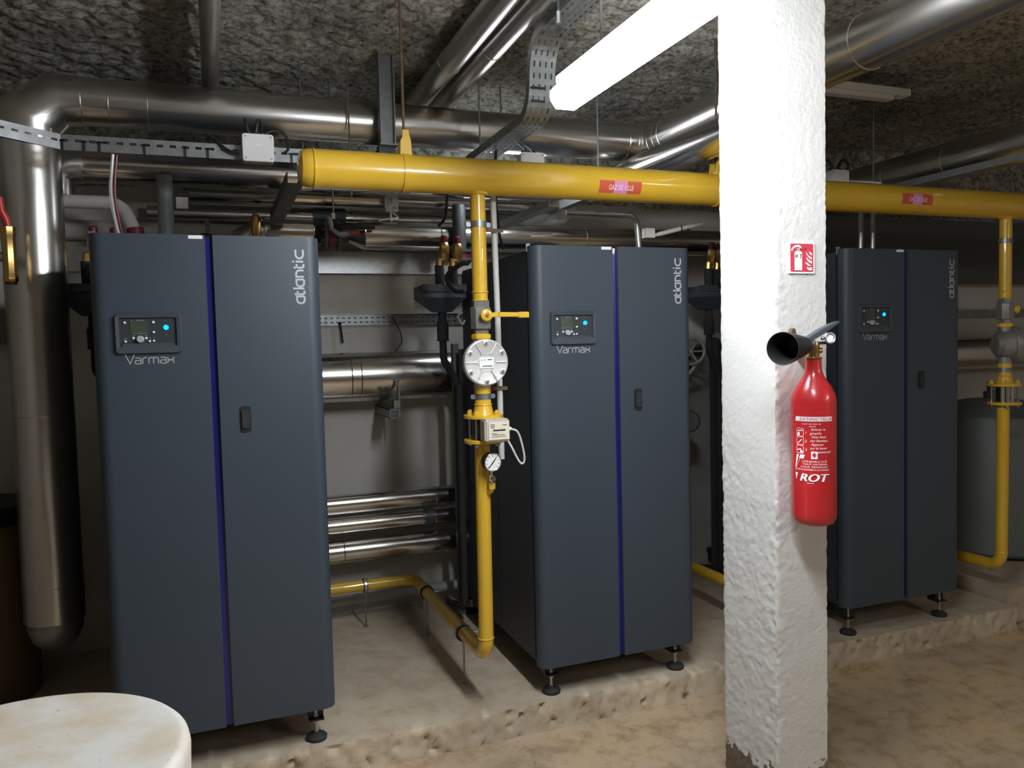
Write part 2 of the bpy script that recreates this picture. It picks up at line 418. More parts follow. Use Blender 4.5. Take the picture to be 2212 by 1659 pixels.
# ================================================================ lamp
def lamp_fixture(loc, length, m, label, axis='y'):
    t = thing('fluorescent_batten', loc, label, 'lamp')
    x, y, z = loc
    d = [(-.026,.072),(-.047,.052),(-.047,.024),(-.030,.0),(.030,.0),(.047,.024),(.047,.052),(.026,.072)]
    if axis == 'y':
        MB().prism([(x+a, z+b) for a, b in d], 'y', y+.006, y+length-.006).build('diffuser', m, t)
        MB().box(x-.028, x+.028, y, y+length, z+.072, z+.10).build('housing', 'white', t, bevel=.004)
        for yy in (y, y+length-.006): MB().prism([(x+a*1.03, z+b) for a, b in d], 'y', yy, yy+.006).build('end_cap', 'white', t)
        for yy in (y+.25, y+length-.25): MB().tube([(x, yy, z+.09), (x, yy, ZC+.01)], .004, 8).build('suspension_rod', 'galv', t)
    return t
lamp_fixture((1.405, -2.00, 2.20), 1.25, 'lamp', 'lit white fluorescent batten hanging to the left of the white pillar')
lamp_fixture((4.3, -4.9, 2.40), 1.57, 'lamp_fill', 'added fill batten, unseen behind the viewer at the right of the room')  # added out of view as fill for floor, walls and boilers

hl = thing('small_batten', (1.76, .86, 2.37), 'small lit batten hidden behind the gas main under the flue duct', 'lamp')
MB().prism([(.835,2.405),(.835,2.385),(.845,2.37),(.875,2.37),(.885,2.385),(.885,2.405)], 'x', 1.74, 2.02).build('diffuser', 'lamp3', hl)
MB().box(1.735, 2.025, .838, .882, 2.405, 2.425).build('housing', 'white', hl)
for x in (1.80, 1.96): MB().tube([(x,.86,2.42),(x,.86,ZC+.01)], .004, 8).build('suspension_rod', 'galv', hl)
# ================================================================ boilers
BW, BZ0, BZ1 = .756, .141, 1.90
def boiler():
    t = thing('gas_boiler', (0,0,0), '', 'boiler', 'row of tall dark grey floor-standing boilers')
    R = .045
    def door(x0, x1, left):
        poly = []
        if left:
            poly = [(x1, 0), (x1, .055), (x0, .055)]+[(x0+R-R*math.cos(a), R-R*math.sin(a)) for a in [PI/2*k/8 for k in range(9)]]
        else:
            poly = [(x0, 0), (x0, .055), (x1, .055)]+[(x1-R+R*math.cos(a), R-R*math.sin(a)) for a in [PI/2*k/8 for k in range(9)]]
        return MB().prism(poly, 'z', BZ0, BZ1).build('front_panel' if left else 'door', 'boiler', t, ang=30)
    door(0, .3655, True); dr = door(.3905, BW, False)
    MB().box(.3655, .3905, .014, .03, BZ0+.002, BZ1-.006).build('blue_strip', 'blue', t)
    MB().box(.012, BW-.012, .055, 1.0, BZ0, BZ1-.012).build('casing', 'boiler_dark', t, bevel=.004)
    MB().box(.03, BW-.03, 1.0, 1.14, .16, 1.48).build('rear_casing', 'boiler_dark', t, bevel=.01)
    MB().box(.03, BW-.03, .06, 1.215, .125, .160).build('base_frame', 'black', t)
    MB().box(.004, .012, .075, .50, BZ0+.02, BZ1-.03).box(.004, .012, .51, .985, BZ0+.02, BZ1-.03).build('side_panel', 'boiler_dark', t, bevel=.002)
    MB().box(-.002, .010, .058, .066, BZ1-.022, BZ1+.012).box(-.002, .016, .058, .066, BZ1+.006, BZ1+.012).build('clip', 'zinc', t)
    MB().lathe((.02, .07, BZ0), (0,0,-1), [(0,.006),(.008,.006),(.010,.003)], 12).build('screw', 'zinc', t)
    # adjustable feet
    for fx in (.07, .686):
        for fy in (.07, 1.17):
            f = MB().box(fx-.028, fx+.028, fy+.0, fy+.05, .085, BZ0).box(fx-.028, fx+.028, fy-.022, fy+.05, .078, .085).build('foot_bracket', 'black', t)
            MB().lathe((fx, fy, 0), (0,0,1), [(0,.038),(.012,.040),(.018,.034),(.026,.012),(.030,.010)], 28).build('foot_pad', 'rubber', f)
            b = MB().lathe((fx, fy, .02), (0,0,1), [(0,.0055),(.106,.0055)], 12).lathe((fx, fy, .026), (0,0,1), [(0,.009),(.01,.009)], 6)
            b.lathe((fx, fy, .066), (0,0,1), [(0,.0105),(.011,.0105)], 6).lathe((fx, fy, .086), (0,0,1), [(0,.0105),(.011,.0105)], 6)
            b.build('levelling_bolt', 'zinc', f)
    # control panel
    x0, x1, z0, z1 = .068, .279, 1.490, 1.631; W, H = x1-x0, z1-z0
    def fx(a): return x0+W*(a-100)/1540
    def fz(b): return z1-H*(b-130)/1140
    out = rrect(x0, x1, z0, z1, .014); inn = rrect(fx(215), fx(1520), fz(1050), fz(260), .006)
    mb = MB(); n = len(out)
    mid = rrect(x0+.005, x1-.005, z0+.005, z1-.005, .011)
    mb.add([(a,0.001,b) for a,b in out]+[(a,-.013,b) for a,b in mid]+[(a,-.011,b) for a,b in inn]+[(a,-.0005,b) for a,b in inn],
           [(r*n+i, r*n+(i+1)%n, (r+1)*n+(i+1)%n, (r+1)*n+i) for r in range(3) for i in range(n)])
    cp = mb.build('control_panel', 'panel', t, ang=50)
    MB().box(fx(190), fx(1545), -.0035, .001, fz(1075), fz(235)).build('panel_face', 'panel_in', cp)
    MB().prism([(fx(240), fz(1075)), (fx(1500), fz(1075)), (fx(1430), fz(960)), (fx(300), fz(960))], 'y', -.009, -.003).build('flap', 'panel', cp)
    MB().box(fx(455), fx(860), -.0055, -.003, fz(685), fz(365)).build('display', 'lcd', cp)
    MB().lathe((fx(680), -.003, fz(850)), (0,-1,0), [(0,.0125),(.012,.0115),(.0135,.0095)], 28).build('knob', 'letter', cp)
    for a, b, r in ((345,390,.0042),(990,385,.0046),(990,660,.0042),(345,905,.004),(890,905,.0038),(985,900,.0038),(525,820,.0042),(815,820,.0042)):
        MB().lathe((fx(a), -.003, fz(b)), (0,-1,0), [(0,r),(.004,r),(.005,r*.7)], 16).build('button', 'white', cp)
    for a, b, wd in ((350,828,.011),(535,752,.008),(820,750,.007),(900,815,.004),(995,810,.003),(700,330,.026),(1262,345,.003),(1270,735,.004),(500,335,.005),(670,690,.045)):
        MB().box(fx(a)-wd/2, fx(a)+wd/2, -.0045, -.003, fz(b)-.0008, fz(b)+.0008).build('panel_print', 'letter', cp)
    MB().lathe((fx(1275), -.003, fz(535)), (0,-1,0), [(0,.0085),(.004,.0085),(.006,.006)], 20).build('indicator_lamp', 'led', cp)
    # latch
    lt = MB().prism(rrect(.458, .494, 1.204, 1.296, .009), 'y', -.004, .004).build('latch', 'black', dr)
    MB().prism(rrect(.463, .489, 1.217, 1.285, .008), 'y', -.010, -.003).build('latch_paddle', 'rubber', dr)
    # sticker
    MB().box(.313, .359, -.0012, .001, 1.886, 1.898).build('label_sticker', 'sticker', t, smooth=False)
    # lettering
    def pv(x, y): return (.098+x, -.0012, 1.4585+y*.95)
    h = .0215; lines = []; s = .034
    # Varmax
    lines.append([(0, .034), (.014, 0), (.028, .034)])
    def let_a(o): return [[(o+.001,h),(o+.014,h),(o+.018,h-.004),(o+.018,0.0),(o+.004,0.0),(o,.004),(o,.008),(o+.004,.012),(o+.018,.012)]]
    lines += let_a(.029)
    lines += [[(.053, 0), (.053, h-.004), (.057, h), (.067, h)]]
    lines += [[(.072, 0), (.072, h-.004), (.076, h), (.083, h), (.087, h-.004), (.087, 0)], [(.086, h), (.098, h), (.102, h-.004), (.102, 0)]]
    lines += let_a(.108)
    lines += [[(.131, h), (.134, .0125), (.148, .0125), (.152, h)], [(.131, 0), (.134, .0105), (.148, .0105), (.152, 0)]]
    stroke_polys(lines, .0038, pv).build('model_lettering', 'letter', t, smooth=False)
    # atlantic, reading upwards
    def pa(x, y): return (.697-y, -.0012, 1.661+x)
    hh = .027; L = []
    def bowl(o): return [arc(o+.0125, hh/2, .0125, hh/2, 80, 280, 12)+[(o+.025, 0)], [(o+.0135, hh), (o+.025, hh), (o+.025, 0)]]
    L += bowl(.0)
    L += [[(.033, hh+.008), (.033, .005), (.037, 0), (.046, 0)], [(.030, hh-.003), (.045, hh-.003)]]
    L += [[(.054, 0), (.054, hh+.012)]]
    L += bowl(.061)
    L += [[(.096, 0), (.096, hh), (.108, hh), (.115, hh-.003), (.119, hh-.009), (.119, 0)]]
    L += [[(.129, hh+.008), (.129, .005), (.133, 0), (.142, 0)], [(.126, hh-.003), (.142, hh-.003)]]
    L += [[(.151, 0), (.151, hh)], [(.151, hh+.006), (.151, hh+.012)]]
    L += [[(.194, hh-.001), (.184, hh)]+arc(.178, hh/2, .016, hh/2, 90, 270, 14)+[(.184, 0), (.194, .001)]]
    stroke_polys(L, .0070, pa).build('brand_lettering', 'letter', t, smooth=False)
    return t
b1 = boiler()
b1['label'] = 'nearest tall dark grey boiler, standing left of the yellow riser with the round meter'
b2 = copy_tree(b1); b2.location = (1.599, 0, -.008); b2['label'] = 'middle tall dark grey boiler, between the yellow riser and the white pillar'
b3 = copy_tree(b1); b3.location = (3.223, 0, .010); b3['label'] = 'farthest tall dark grey boiler, right of the white pillar behind the extinguisher'
for bb in (b2, b3):                      # the feet stay on the plinth
    for ch in bb.children:
        if ch.name.startswith('foot_bracket'): ch.location.z -= bb.location.z

# ================================================================ gas main
YG, ZG, RG = 0., 2.15, .0698
gm = thing('gas_main_pipe', (.72, YG, ZG), 'long thick yellow gas pipe running along above all the boilers', 'pipe')
MB().lathe((.74, YG, ZG), (1,0,0), [(0,RG),(6.2,RG)], 48).build('pipe_body', 'yellow', gm)
MB().lathe((.74, YG, ZG), (-1,0,0), [(0,RG),(.02,RG*.985),(.038,RG*.86),(.048,RG*.6),(.052,.002)], 48).build('end_cap', 'yellow', gm)
MB().ring((.745, YG, ZG), (1,0,0), RG, .0045, 40, 8).build('weld_bead', 'yellow', gm)
for x in (1.376, 2.83, 4.29):
    MB().ring((x, YG, ZG-.066), (0,0,1), .033, .006, 28, 8).build('branch_weld', 'yellow', gm)
for x in (1.085, 2.49):
    c = MB()
    c.lathe((x-.016, YG, ZG), (1,0,0), [(0,RG+.0035),(.032,RG+.0035)], 48)
    hc = c.build('clamp_band', 'yellow', gm)
    MB().prism([(x-.022,ZG+RG-.01),(x+.022,ZG+RG-.01),(x+.020,ZG+RG+.045),(x+.012,ZG+RG+.075),(x+.012,ZG+RG+.085),(x-.012,ZG+RG+.085),(x-.012,ZG+RG+.06),(x-.02,ZG+RG+.045)], 'y', YG-.030, YG-.024).build('clamp_strap', 'yellow', hc)
    MB().prism([(x-.022,ZG+RG-.01),(x+.022,ZG+RG-.01),(x+.014,ZG+RG+.05),(x-.014,ZG+RG+.05)], 'y', YG+.024, YG+.030).build('clamp_strap', 'yellow', hc)
    MB().tube([(x, YG-.0, ZG+RG+.02), (x, YG, ZC+.02)], .0055, 10).build('hanger_rod', 'rust', hc)
def on_pipe(x0, z_ang, r):
    def f(x, y):
        a = z_ang + y/r
        return (x0+x, YG-r*math.cos(a), ZG+r*math.sin(a))
    return f
def pipe_tag(x0, wd, ht, ang):
    def patch(xa, xb, r):
        mb = MB(); f = on_pipe(x0, ang, r); n = 6
        for k in range(n+1): mb.v += [Vector(f(xa, -ht/2+ht*k/n)), Vector(f(xb, -ht/2+ht*k/n))]
        mb.f = [(2*k, 2*k+1, 2*k+3, 2*k+2) for k in range(n)]
        return mb
    t = patch(0, wd, RG+.0008).build('gas_tag', 'tag_orange', gm)
    patch(wd*.35, wd*.66, RG+.0013).build('tag_stripe', 'tag_pink', t)
    flat_text('tag_lettering', 'GAZ DE VILLE', .024, 'sticker', t, lambda x, y: on_pipe(x0+wd*.22, ang-.011/RG, RG+.0018)(x, y*1.25), width=wd*.58)
pipe_tag(1.875, .196, .052, -.36); pipe_tag(3.50, .196, .052, -.10)

# ================================================================ gas risers
def riser(full, end=.645):
    X, Y = 1.372, 0.
    t = thing('gas_riser', (X, Y, 0), '', 'pipe', 'yellow gas risers dropping from the main')
    r = .0301
    up = MB().lathe((X, Y, 1.665), (0,0,1), [(0,r),(2.09-1.665,r)], 32).build('upper_pipe', 'yellow', t)
    MB().ring((X, Y, 1.70), (0,0,1), r, .004, 32, 8).build('weld_bead', 'yellow', up)
    MB().ring((X, Y, 1.668), (0,0,1), r, .003, 32, 8).build('weld_bead', 'yellow', up)
    def clamp(z, bar=True):
        c = MB().lathe((X, Y, z-.012), (0,0,1), [(0,r+.003),(.024,r+.003)], 32)
        for s in (-1, 1):
            c.prism(rrect(X+s*.041-.010, X+s*.041+.010, z-.009, z+.009, .006, 3), 'y', Y-.004, Y+.004)
        c.build('pipe_clip', 'galv', t)
    clamp(1.965); clamp(1.288)
    # ball valve
    vb = MB().lathe((X, Y, 1.637), (0,0,1), [(0,.036),(.030,.036)], 6).lathe((X, Y, 1.556), (0,0,1), [(0,.040),(.004,.042),(.082,.042),(.086,.038)], 8).lathe((X, Y, 1.530), (0,0,1), [(0,.030),(.028,.030)], 6).build('ball_valve', 'cast2', t)
    hd = MB().lathe((X+.004, Y-.030, 1.608), (0,-1,0), [(0,.018),(.022,.018),(.026,.024),(.034,.024),(.038,.018)], 24)
    hd.prism([(X+.01,1.598),(X+.06,1.602),(X+.06,1.618),(X+.01,1.618)], 'y', Y-.066, Y-.058)
    hd.prism([(X+.052,1.600),(X+.135,1.600),(X+.135,1.617),(X+.052,1.619)], 'y', Y-.074, Y-.056).prism(rrect(X+.132, X+.176, 1.596, 1.619, .004), 'y', Y-.078, Y-.052)
    hv = hd.build('lever_handle', 'yellow', vb, bevel=.0015)
    MB().lathe((X+.004, Y-.066, 1.608), (0,-1,0), [(0,.009),(.006,.009)], 6).lathe((X+.004, Y-.07, 1.608), (0,-1,0), [(0,.004),(.006,.004)], 12).build('handle_nut', 'brass', vb)
    MB().lathe((X, Y, 1.512), (0,0,1), [(0,.030),(.004,.041),(.022,.041),(.026,.030)], 8).build('union_nut', 'yellow', t, bevel=.002)
    # regulator with round ribbed cover
    cz = 1.424; ry = Y-.055
    rm = 'cast' if full else 'cast2'
    rb = MB().lathe((X, Y+.05, cz), (0,-1,0), [(0,.05),(.02,.072),(.075,.080)], 40).lathe((X, Y, cz-.1), (0,0,1), [(0,.034),(.2,.034)], 24).build('regulator', rm, t)
    cv = MB().lathe((X, ry+.03, cz), (0,-1,0), [(0,.086),(.006,.091),(.022,.092),(.030,.090),(.033,.085),(.031,.080),(.031,0.001)], 64).build('round_cover', rm, rb)
    rib = MB()
    for k in range(6):
        a = PI/2+PI/3*k+PI/6; p0 = V(X+math.cos(a)*.036, ry-.002, cz+math.sin(a)*.036); p1 = V(X+math.cos(a)*.084, ry-.002, cz+math.sin(a)*.084)
        d = V(-math.sin(a), 0, math.cos(a)); 
        MB().tube([p0, p1], .0035, 8).build('rib', 'cast', rb)
    for k in range(6):
        a = PI/2+PI/3*k; c = V(X+math.cos(a)*.075, ry, cz+math.sin(a)*.075)
        MB().lathe(c, (0,-1,0), [(0,.0115),(.004,.0115),(.005,.009)], 20).build('screw_boss', 'cast', rb)
        MB().lathe(c+V(0,-.004,0), (0,-1,0), [(0,.006),(.006,.006),(.0085,.003)], 6).build('screw', 'zinc', rb)
        # scalloped panels between the ribs
        p = [V(X+math.cos(a)*.062+math.cos(a+s)*.030*math.cos(0), ry-.0012, cz+math.sin(a)*.062+math.sin(a+s)*.030) for s in [PI*.45+k2*PI*1.1/12 for k2 in range(13)]]
        MB().tube(p, .0016, 6).build('scallop', 'cast', rb)
    MB().box(X-.030, X+.030, ry-.004, ry, cz-.024, cz+.020).build('rating_plate', 'sticker', rb, bevel=.001)
    for dx, dz, w_ in ((-.020,.010,.004),(-.008,.010,.004),(.013,.011,.018),(.0,-.014,.034),(.020,-.014,.005)):
        MB().box(X+dx-w_/2, X+dx+w_/2, ry-.0052, ry-.004, cz+dz-.0014, cz+dz+.0014).build('plate_print', 'ink', rb)
    # reducer, flanges and filter
    MB().lathe((X, Y, 1.215), (0,0,1), [(0,.044),(.006,.041),(.040,.0335),(.045,.0325),(.125,.0325)], 32).build('middle_pipe', 'yellow', t)
    MB().ring((X, Y, 1.256), (0,0,1), .0325, .004, 28, 8).build('weld_bead', 'yellow', t)
    for zz in (1.203, 1.105):
        fl = MB().lathe((X, Y, zz), (0,0,1), [(0,.078),(.002,.080),(.012,.080),(.014,.078)], 40).build('flange', 'yellow', t)
        for k in range(4):
            a = PI/4+PI/2*k; q = (X+math.cos(a)*.060, Y+math.sin(a)*.060)
            if zz > 1.15: MB().lathe((*q, zz+.014), (0,0,1), [(0,.012),(.010,.012),(.014,.007),(.018,.007)], 6).build('flange_nut', 'yellow', fl)
            else: MB().lathe((*q, zz), (0,0,-1), [(0,.011),(.009,.011),(.015,.006)], 6).build('flange_bolt', 'zinc', fl)
            if zz > 1.15: MB().lathe((*q, 1.118), (0,0,1), [(0,.006),(.086,.006)], 10).build('stud', 'chrome', fl)
    MB().lathe((X, Y, 1.119), (0,0,1), [(0,.046),(.084,.046)], 32).build('valve_barrel', 'dark_steel' if full else 'steel', t)
    if full:
        bx = MB().box(1.335, 1.437, -.125, -.062, 1.118, 1.206).build('actuator_box', 'beige', t, bevel=.006)
        MB().box(1.349, 1.433, -.1285, -.125, 1.127, 1.197).build('box_label', 'paper', bx, bevel=.001)
        for dx, dz, w_, h_ in ((.365,.186,.016,.0018),(.365,.180,.018,.0018),(.365,.174,.012,.0018),(.415,.184,.018,.002),(.392,.164,.050,.0055),(.372,.151,.022,.0018),(.390,.146,.05,.0016),(.390,.139,.06,.0012)):
            MB().box(1+dx-w_/2, 1+dx+w_/2, -.1295, -.1285, 1+dz-h_/2, 1+dz+h_/2).build('label_print', 'ink', bx)
        gl = MB().lathe((1.437, -.095, 1.163), (1,0,0), [(0,.010),(.008,.010),(.010,.007),(.016,.007)], 16).build('cable_gland', 'white', bx)
        MB().tube(spline([(1.450,-.095,1.163),(1.478,-.095,1.150),(1.496,-.09,1.110),(1.510,-.085,1.045),(1.504,-.08,1.020),(1.488,-.078,1.032),(1.462,-.075,1.085),(1.440,-.066,1.130)]), .0042, 10).build('loop_cable', 'conduit', bx)
        # pressure gauge on its cock
        g = MB().lathe((1.378, -.045, 1.034), (0,-1,0), [(0,.033),(.004,.037),(.034,.037),(.038,.034)], 36).build('pressure_gauge', 'black', t)
        MB().ring((1.378, -.083, 1.034), (0,1,0), .0335, .0026, 36, 8).build('gauge_bezel', 'chrome', g)
        MB().lathe((1.378, -.0815, 1.034), (0,-1,0), [(0,.033),(.002,.033)], 36).build('gauge_dial', 'sticker', g)
        MB().prism([(1.359,1.013),(1.361,1.012),(1.380,1.033),(1.393,1.052),(1.391,1.053),(1.376,1.035)], 'y', -.086, -.0845).build('needle', 'ink', g)
        for k in range(9):
            a = math.radians(225-270*k/8); cx_, cz_ = 1.378+.025*math.cos(a), 1.034+.025*math.sin(a)
            MB().box(cx_-.0022, cx_+.0022, -.0845, -.0833, cz_-.0013, cz_+.0013).build('dial_mark', 'ink', g)
        ck = MB().lathe((1.380, -.055, .945), (0,0,1), [(0,.006),(.004,.007),(.055,.0065)], 14).lathe((1.380, -.055, .958), (0,0,1), [(0,.011),(.022,.011)], 6).lathe((1.380, -.050, .969), (0,-1,0), [(0,.008),(.018,.008),(.022,.011),(.030,.011)], 16).build('gauge_cock', 'chrome', t)
        MB().tube(arcpath([(X+.002,-.02,.905),(1.381,-.052,.918),(1.381,-.054,.95)], .02), [.011]*9, 14).lathe((1.381,-.054,.925), (0,0,1), [(0,.014),(.024,.014)], 6).build('gauge_stub', 'yellow', t)
    low = arcpath([(X-.008, Y, 1.11), (X-.014, Y, .235), (X-.022, 1.19, .225), (X-end, 1.19, .225)], .075, 10)
    MB().tube(low, .0301, 28).build('lower_pipe', 'yellow', t)
    MB().ring((X-.014, Y, .312), (0,0,1), .0301, .0035, 28, 8).build('weld_bead', 'yellow', t)
    return t
g1 = riser(True); g1['label'] = 'yellow gas riser with round grey regulator and dial gauge, left of the middle boiler'
gB = riser(False, .335); gB.location.x += 2.918; gB['label'] = 'yellow gas riser at the far right edge, beyond the farthest boiler'
g2 = riser(False, .50); g2.location.x = 1.372+1.459; g2['label'] = 'yellow gas riser mostly hidden behind the white pillar'
for ch in list(gB.children)+list(g2.children):        # handle and cover face the other way on these two
    if ch.name.startswith(('ball_valve', 'regulator')): ch.rotation_euler.z = math.radians(62)

def pipe_support(x, y, z, axis, label):
    t = thing('pipe_support', (x, y, 0), label, 'bracket', 'ring clamps holding the low yellow pipe')
    d = V(1,0,0) if axis == 'x' else V(0,1,0)
    MB().lathe(V(x,y,z)-d*.011, d, [(0,.0301),(.0,.037),(.022,.037),(.022,.0301)], 28).build('rubber_ring', 'rubber', t)
    MB().lathe(V(x,y,z)-d*.007, d, [(0,.037),(0,.0385),(.014,.0385),(.014,.037)], 28).build('clamp_ring', 'zinc', t)
    s = V(0,1,0) if axis == 'x' else V(1,0,0)
    MB().box(*sorted((x+s.x*.038-.008, x+s.x*.056+.008)), *sorted((y+s.y*.038-.008, y+s.y*.056+.008)), z-.004, z+.004).build('clamp_lug', 'zinc', t)
    MB().tube([(x,y,.0),(x,y,z-.036)], .0045, 10).build('threaded_leg', 'galv', t)
    MB().lathe((x,y,0), (0,0,1), [(0,.012),(.006,.012)], 6).build('anchor_nut', 'galv', t)
pipe_support(1.352, .30, .230, 'y', 'black ring clamp near the elbow at the foot of the yellow riser')
pipe_support(1.350, .93, .227, 'y', 'black ring clamp on the yellow pipe just before its rear bend')
pipe_support(1.08, 1.19, .225, 'x', 'black ring clamp on the yellow pipe running behind the nearest boiler')

cd = thing('white_conduit', (1.470, .08, 1.2), 'thin white conduit standing behind the yellow riser', 'conduit')
MB().tube([(1.472,.075,1.02),(1.472,.08,1.6),(1.466,.085,2.15)], .0125, 16).build('conduit_tube', 'conduit', cd)
MB().lathe((1.471,.08,1.31), (0,0,1), [(0,.016),(.012,.016)], 16).box(1.42,1.50,.060,.066,1.306,1.320).build('conduit_clip', 'rust', cd)
MB().lathe((1.467,.083,1.95), (0,0,1), [(0,.016),(.012,.016)], 16).box(1.42,1.50,.060,.066,1.946,1.960).build('conduit_clip', 'rust', cd)

# ================================================================ flue ducts
ZD, YD, XD = 2.535, .74, 2.60
fd = thing('flue_duct', (-.285, YD, .3), 'big stainless flue duct rising left of the nearest boiler and crossing below the ceiling', 'duct')
MB().tube([(-.285,YD,.40),(-.285,YD,ZD-.19)], .113, 48).build('vertical_duct', 'steel2', fd)
MB().tube([(-.285,YD,ZD-.19),(-.285,YD,ZD-.085),(-.285+.085+.03,YD,ZD),(-.08,YD,ZD)], [.114,.114,.104,.1], 48).build('mitre_elbow', 'steel2', fd)
MB().tube([(-.09,YD,ZD),(XD-.16,YD,ZD)], .0965, 48).build('cross_duct', 'steel2', fd)
MB().tube([(XD-.17,YD,ZD),(XD-.10,YD,ZD),(XD-.03,YD-.03,ZD),(XD,YD-.10,ZD),(XD,YD-.17,ZD)], .0985, 48).build('corner_elbow', 'steel2', fd)
MB().tube([(XD,YD-.16,ZD),(XD,-3.4,ZD)], .0965, 48).build('return_duct', 'steel2', fd)
MB().lathe((-.285,YD,.42), (0,0,-1), [(0,.108),(.06,.104),(.11,.085),(.14,.05),(.15,.001)], 48).build('drain_cap', 'galv', fd)
for p, ax, r in [((-.285,YD,z), (0,0,1), .1135) for z in (.55, 1.25, ZD-.19)]+[((x,YD,ZD), (1,0,0), .097) for x in (-.08,.02,.165,1.18,2.43,2.48)]+[((XD,y,ZD), (0,1,0), .097) for y in (.62,.52,-.75,-1.35)]:
    MB().ring(p, ax, r, .0028, 48, 6).build('seam_band', 'steel2', fd)
for z in (.9, 1.6, 2.1): MB().lathe((-.285-.045, YD-.104, z), (0,-1,0), [(0,.004),(.003,.003)], 8).build('rivet', 'zinc', fd)

fd2 = thing('lower_flue_duct', (.0, 1.06, 2.34), 'second stainless duct lying lower behind the first, hidden partly by the cable tray', 'duct')
MB().tube([(-.155,1.06,2.34),(2.26,1.06,2.34)], .075, 40).build('cross_duct', 'steel', fd2)
MB().tube([(2.25,1.06,2.34),(2.33,1.06,2.34),(2.40,.99,2.34),(2.40,.90,2.34),(2.40,-.60,2.34)], .075, 40).build('return_duct', 'steel', fd2)
MB().tube([(-.13,1.06,2.34),(-.19,1.06,2.34),(-.25,1.06,2.30),(-.25,1.06,2.2)], .079, 40).build('end_elbow', 'steel2', fd2)
for x in (-.13,.45,1.2,1.9): MB().ring((x,1.06,2.34), (1,0,0), .0755, .0025, 40, 6).build('seam_band', 'steel', fd2)

fd3 = thing('far_flue_duct', (4.1, 1.2, 2.42), 'long dark duct with a strip imitating its highlight, running away to the far right', 'duct')
MB().tube([(4.15,1.3,2.42),(4.15,-2.6,2.42)], .10, 40).build('duct_run', 'steel2', fd3)
for y in (.6,.2,-.4): MB().ring((4.15,y,2.42), (0,1,0), .1005, .003, 40, 6).build('seam_band', 'steel2', fd3)
MB().box(3.98, 4.00, -2.6, 1.3, 2.30, 2.335).build('highlight_strip', 'zinc', fd3)  # pale strip standing in for the duct's specular line

for k, x in enumerate((1.372, 1.489)):
    zc = (2.70, 2.692)[k]; r = (.051, .046)[k]
    p = thing('ceiling_pipe', (x, 1.3, zc), ('left', 'right')[k]+' one of the two steel pipes side by side under the ceiling', 'pipe', 'pair of ceiling pipes')
    MB().tube([(x,1.42,zc),(x,-3.4,zc)], r, 32).build('pipe_jacket', 'steel2', p)
    for y in (.32-.22*k, -.9): MB().ring((x,y,zc), (0,1,0), r+.0004, .0024, 32, 6).build('seam_band', 'steel', p)
lp = thing('drain_pipe', (.417, 1.2, 2.70), 'dull grey pipe with a ring clamp under the ceiling above the nearest boiler', 'pipe')
MB().tube([(.417,1.42,2.715),(.417,-3.4,2.715)], .037, 28).build('pipe_run', 'ceil_pipe', lp)
MB().lathe((.417,-.52,2.715), (0,1,0), [(0,.037),(0,.044),(.035,.044),(.035,.037)], 32).build('ring_clamp', 'rubber', lp)
MB().tube([(.463,-.50,2.705),(.463,-.50,ZC)], .005, 8).box(.455,.480,-.515,-.485,2.695,2.712).build('clamp_bolt', 'zinc', lp)

# ================================================================ cable trays
def perforated(path, wd, side, pitch, holes, hw, m, name, parent, up=V(0,0,1), lip=.03):
    """strip along a path (centre line points), with rows of slots; side = direction of its width"""
    P = [Vector(p) for p in path]; d = Vector(side).normalized()
    S_ = [0]
    for a, b in zip(P, P[1:]): S_.append(S_[-1]+(b-a).length)
    def at(s):
        for i in range(len(P)-1):
            if s <= S_[i+1] or i == len(P)-2:
                return P[i]+(P[i+1]-P[i])*((s-S_[i])/(S_[i+1]-S_[i]))
    ss = sorted(set([0, S_[-1]]+S_+[q for k in range(int(S_[-1]/pitch)) for q in (k*pitch+pitch*.25, k*pitch+pitch*.75)]))
    ws = sorted(set([-wd/2, wd/2]+[q for h in holes for q in (h-hw/2, h+hw/2)]))
    mb = MB()
    for s in ss:
        c = at(s)
        for w_ in ws: mb.v.append(c+d*w_)
    nw = len(ws)
    for i in range(len(ss)-1):
        ph = ((ss[i]+ss[i+1])/2/pitch) % 1
        for j in range(nw-1):
            mid = (ws[j]+ws[j+1])/2
            if .25 < ph < .75 and any(abs(mid-h) < hw/2 for h in holes): continue
            mb.f.append((i*nw+j, i*nw+j+1, (i+1)*nw+j+1, (i+1)*nw+j))
    o = len(mb.v)
    if lip:
        for e, sg in ((0,-1), (nw-1,1)):
            for i in range(len(ss)):
                pp = mb.v[i*nw+e].copy(); q = at(min(ss[i]+.01, S_[-1]))-at(max(ss[i]-.01, 0)); q.normalize()
                nn = q.cross(d)*(-1 if q.cross(d).dot(up) < 0 else 1)
                mb.v.append(pp+nn*lip)
            for i in range(len(ss)-1):
                a = i*nw+e; b = (i+1)*nw+e; mb.f.append((a, b, o+i+1, o+i))
            o = len(mb.v)
    return mb.build(name, m, parent, smooth=False, solid=.0018)
ct = thing('left_cable_tray', (-.12, .30, 2.25), 'slotted galvanised cable tray carrying the square white box, above the nearest boiler', 'cable tray')
perforated([(-.115,.30,2.262),(.86,.30,2.262)], .055, (0,0,1), .045, [.006], .010, 'galv', 'tray_front', ct, up=V(0,1,0), lip=.0)
MB().box(-.115,.86,.301,.40,2.234,2.2365).build('tray_base', 'galv', ct)
perforated([(-.105,.298,2.262),(-.62,-.12,2.275)], .055, (0,0,1), .045, [.004], .008, 'galv', 'tray_bend', ct, up=V(0,1,0), lip=.0)
for x in (-.10, -.03,.02,.17,.31,.39,.70):
    MB().box(x-.004, x+.004, .294, .299, 2.232, 2.270).box(x-.011, x+.011, .294, .299, 2.264, 2.270).build('cable_tie', 'black', ct)
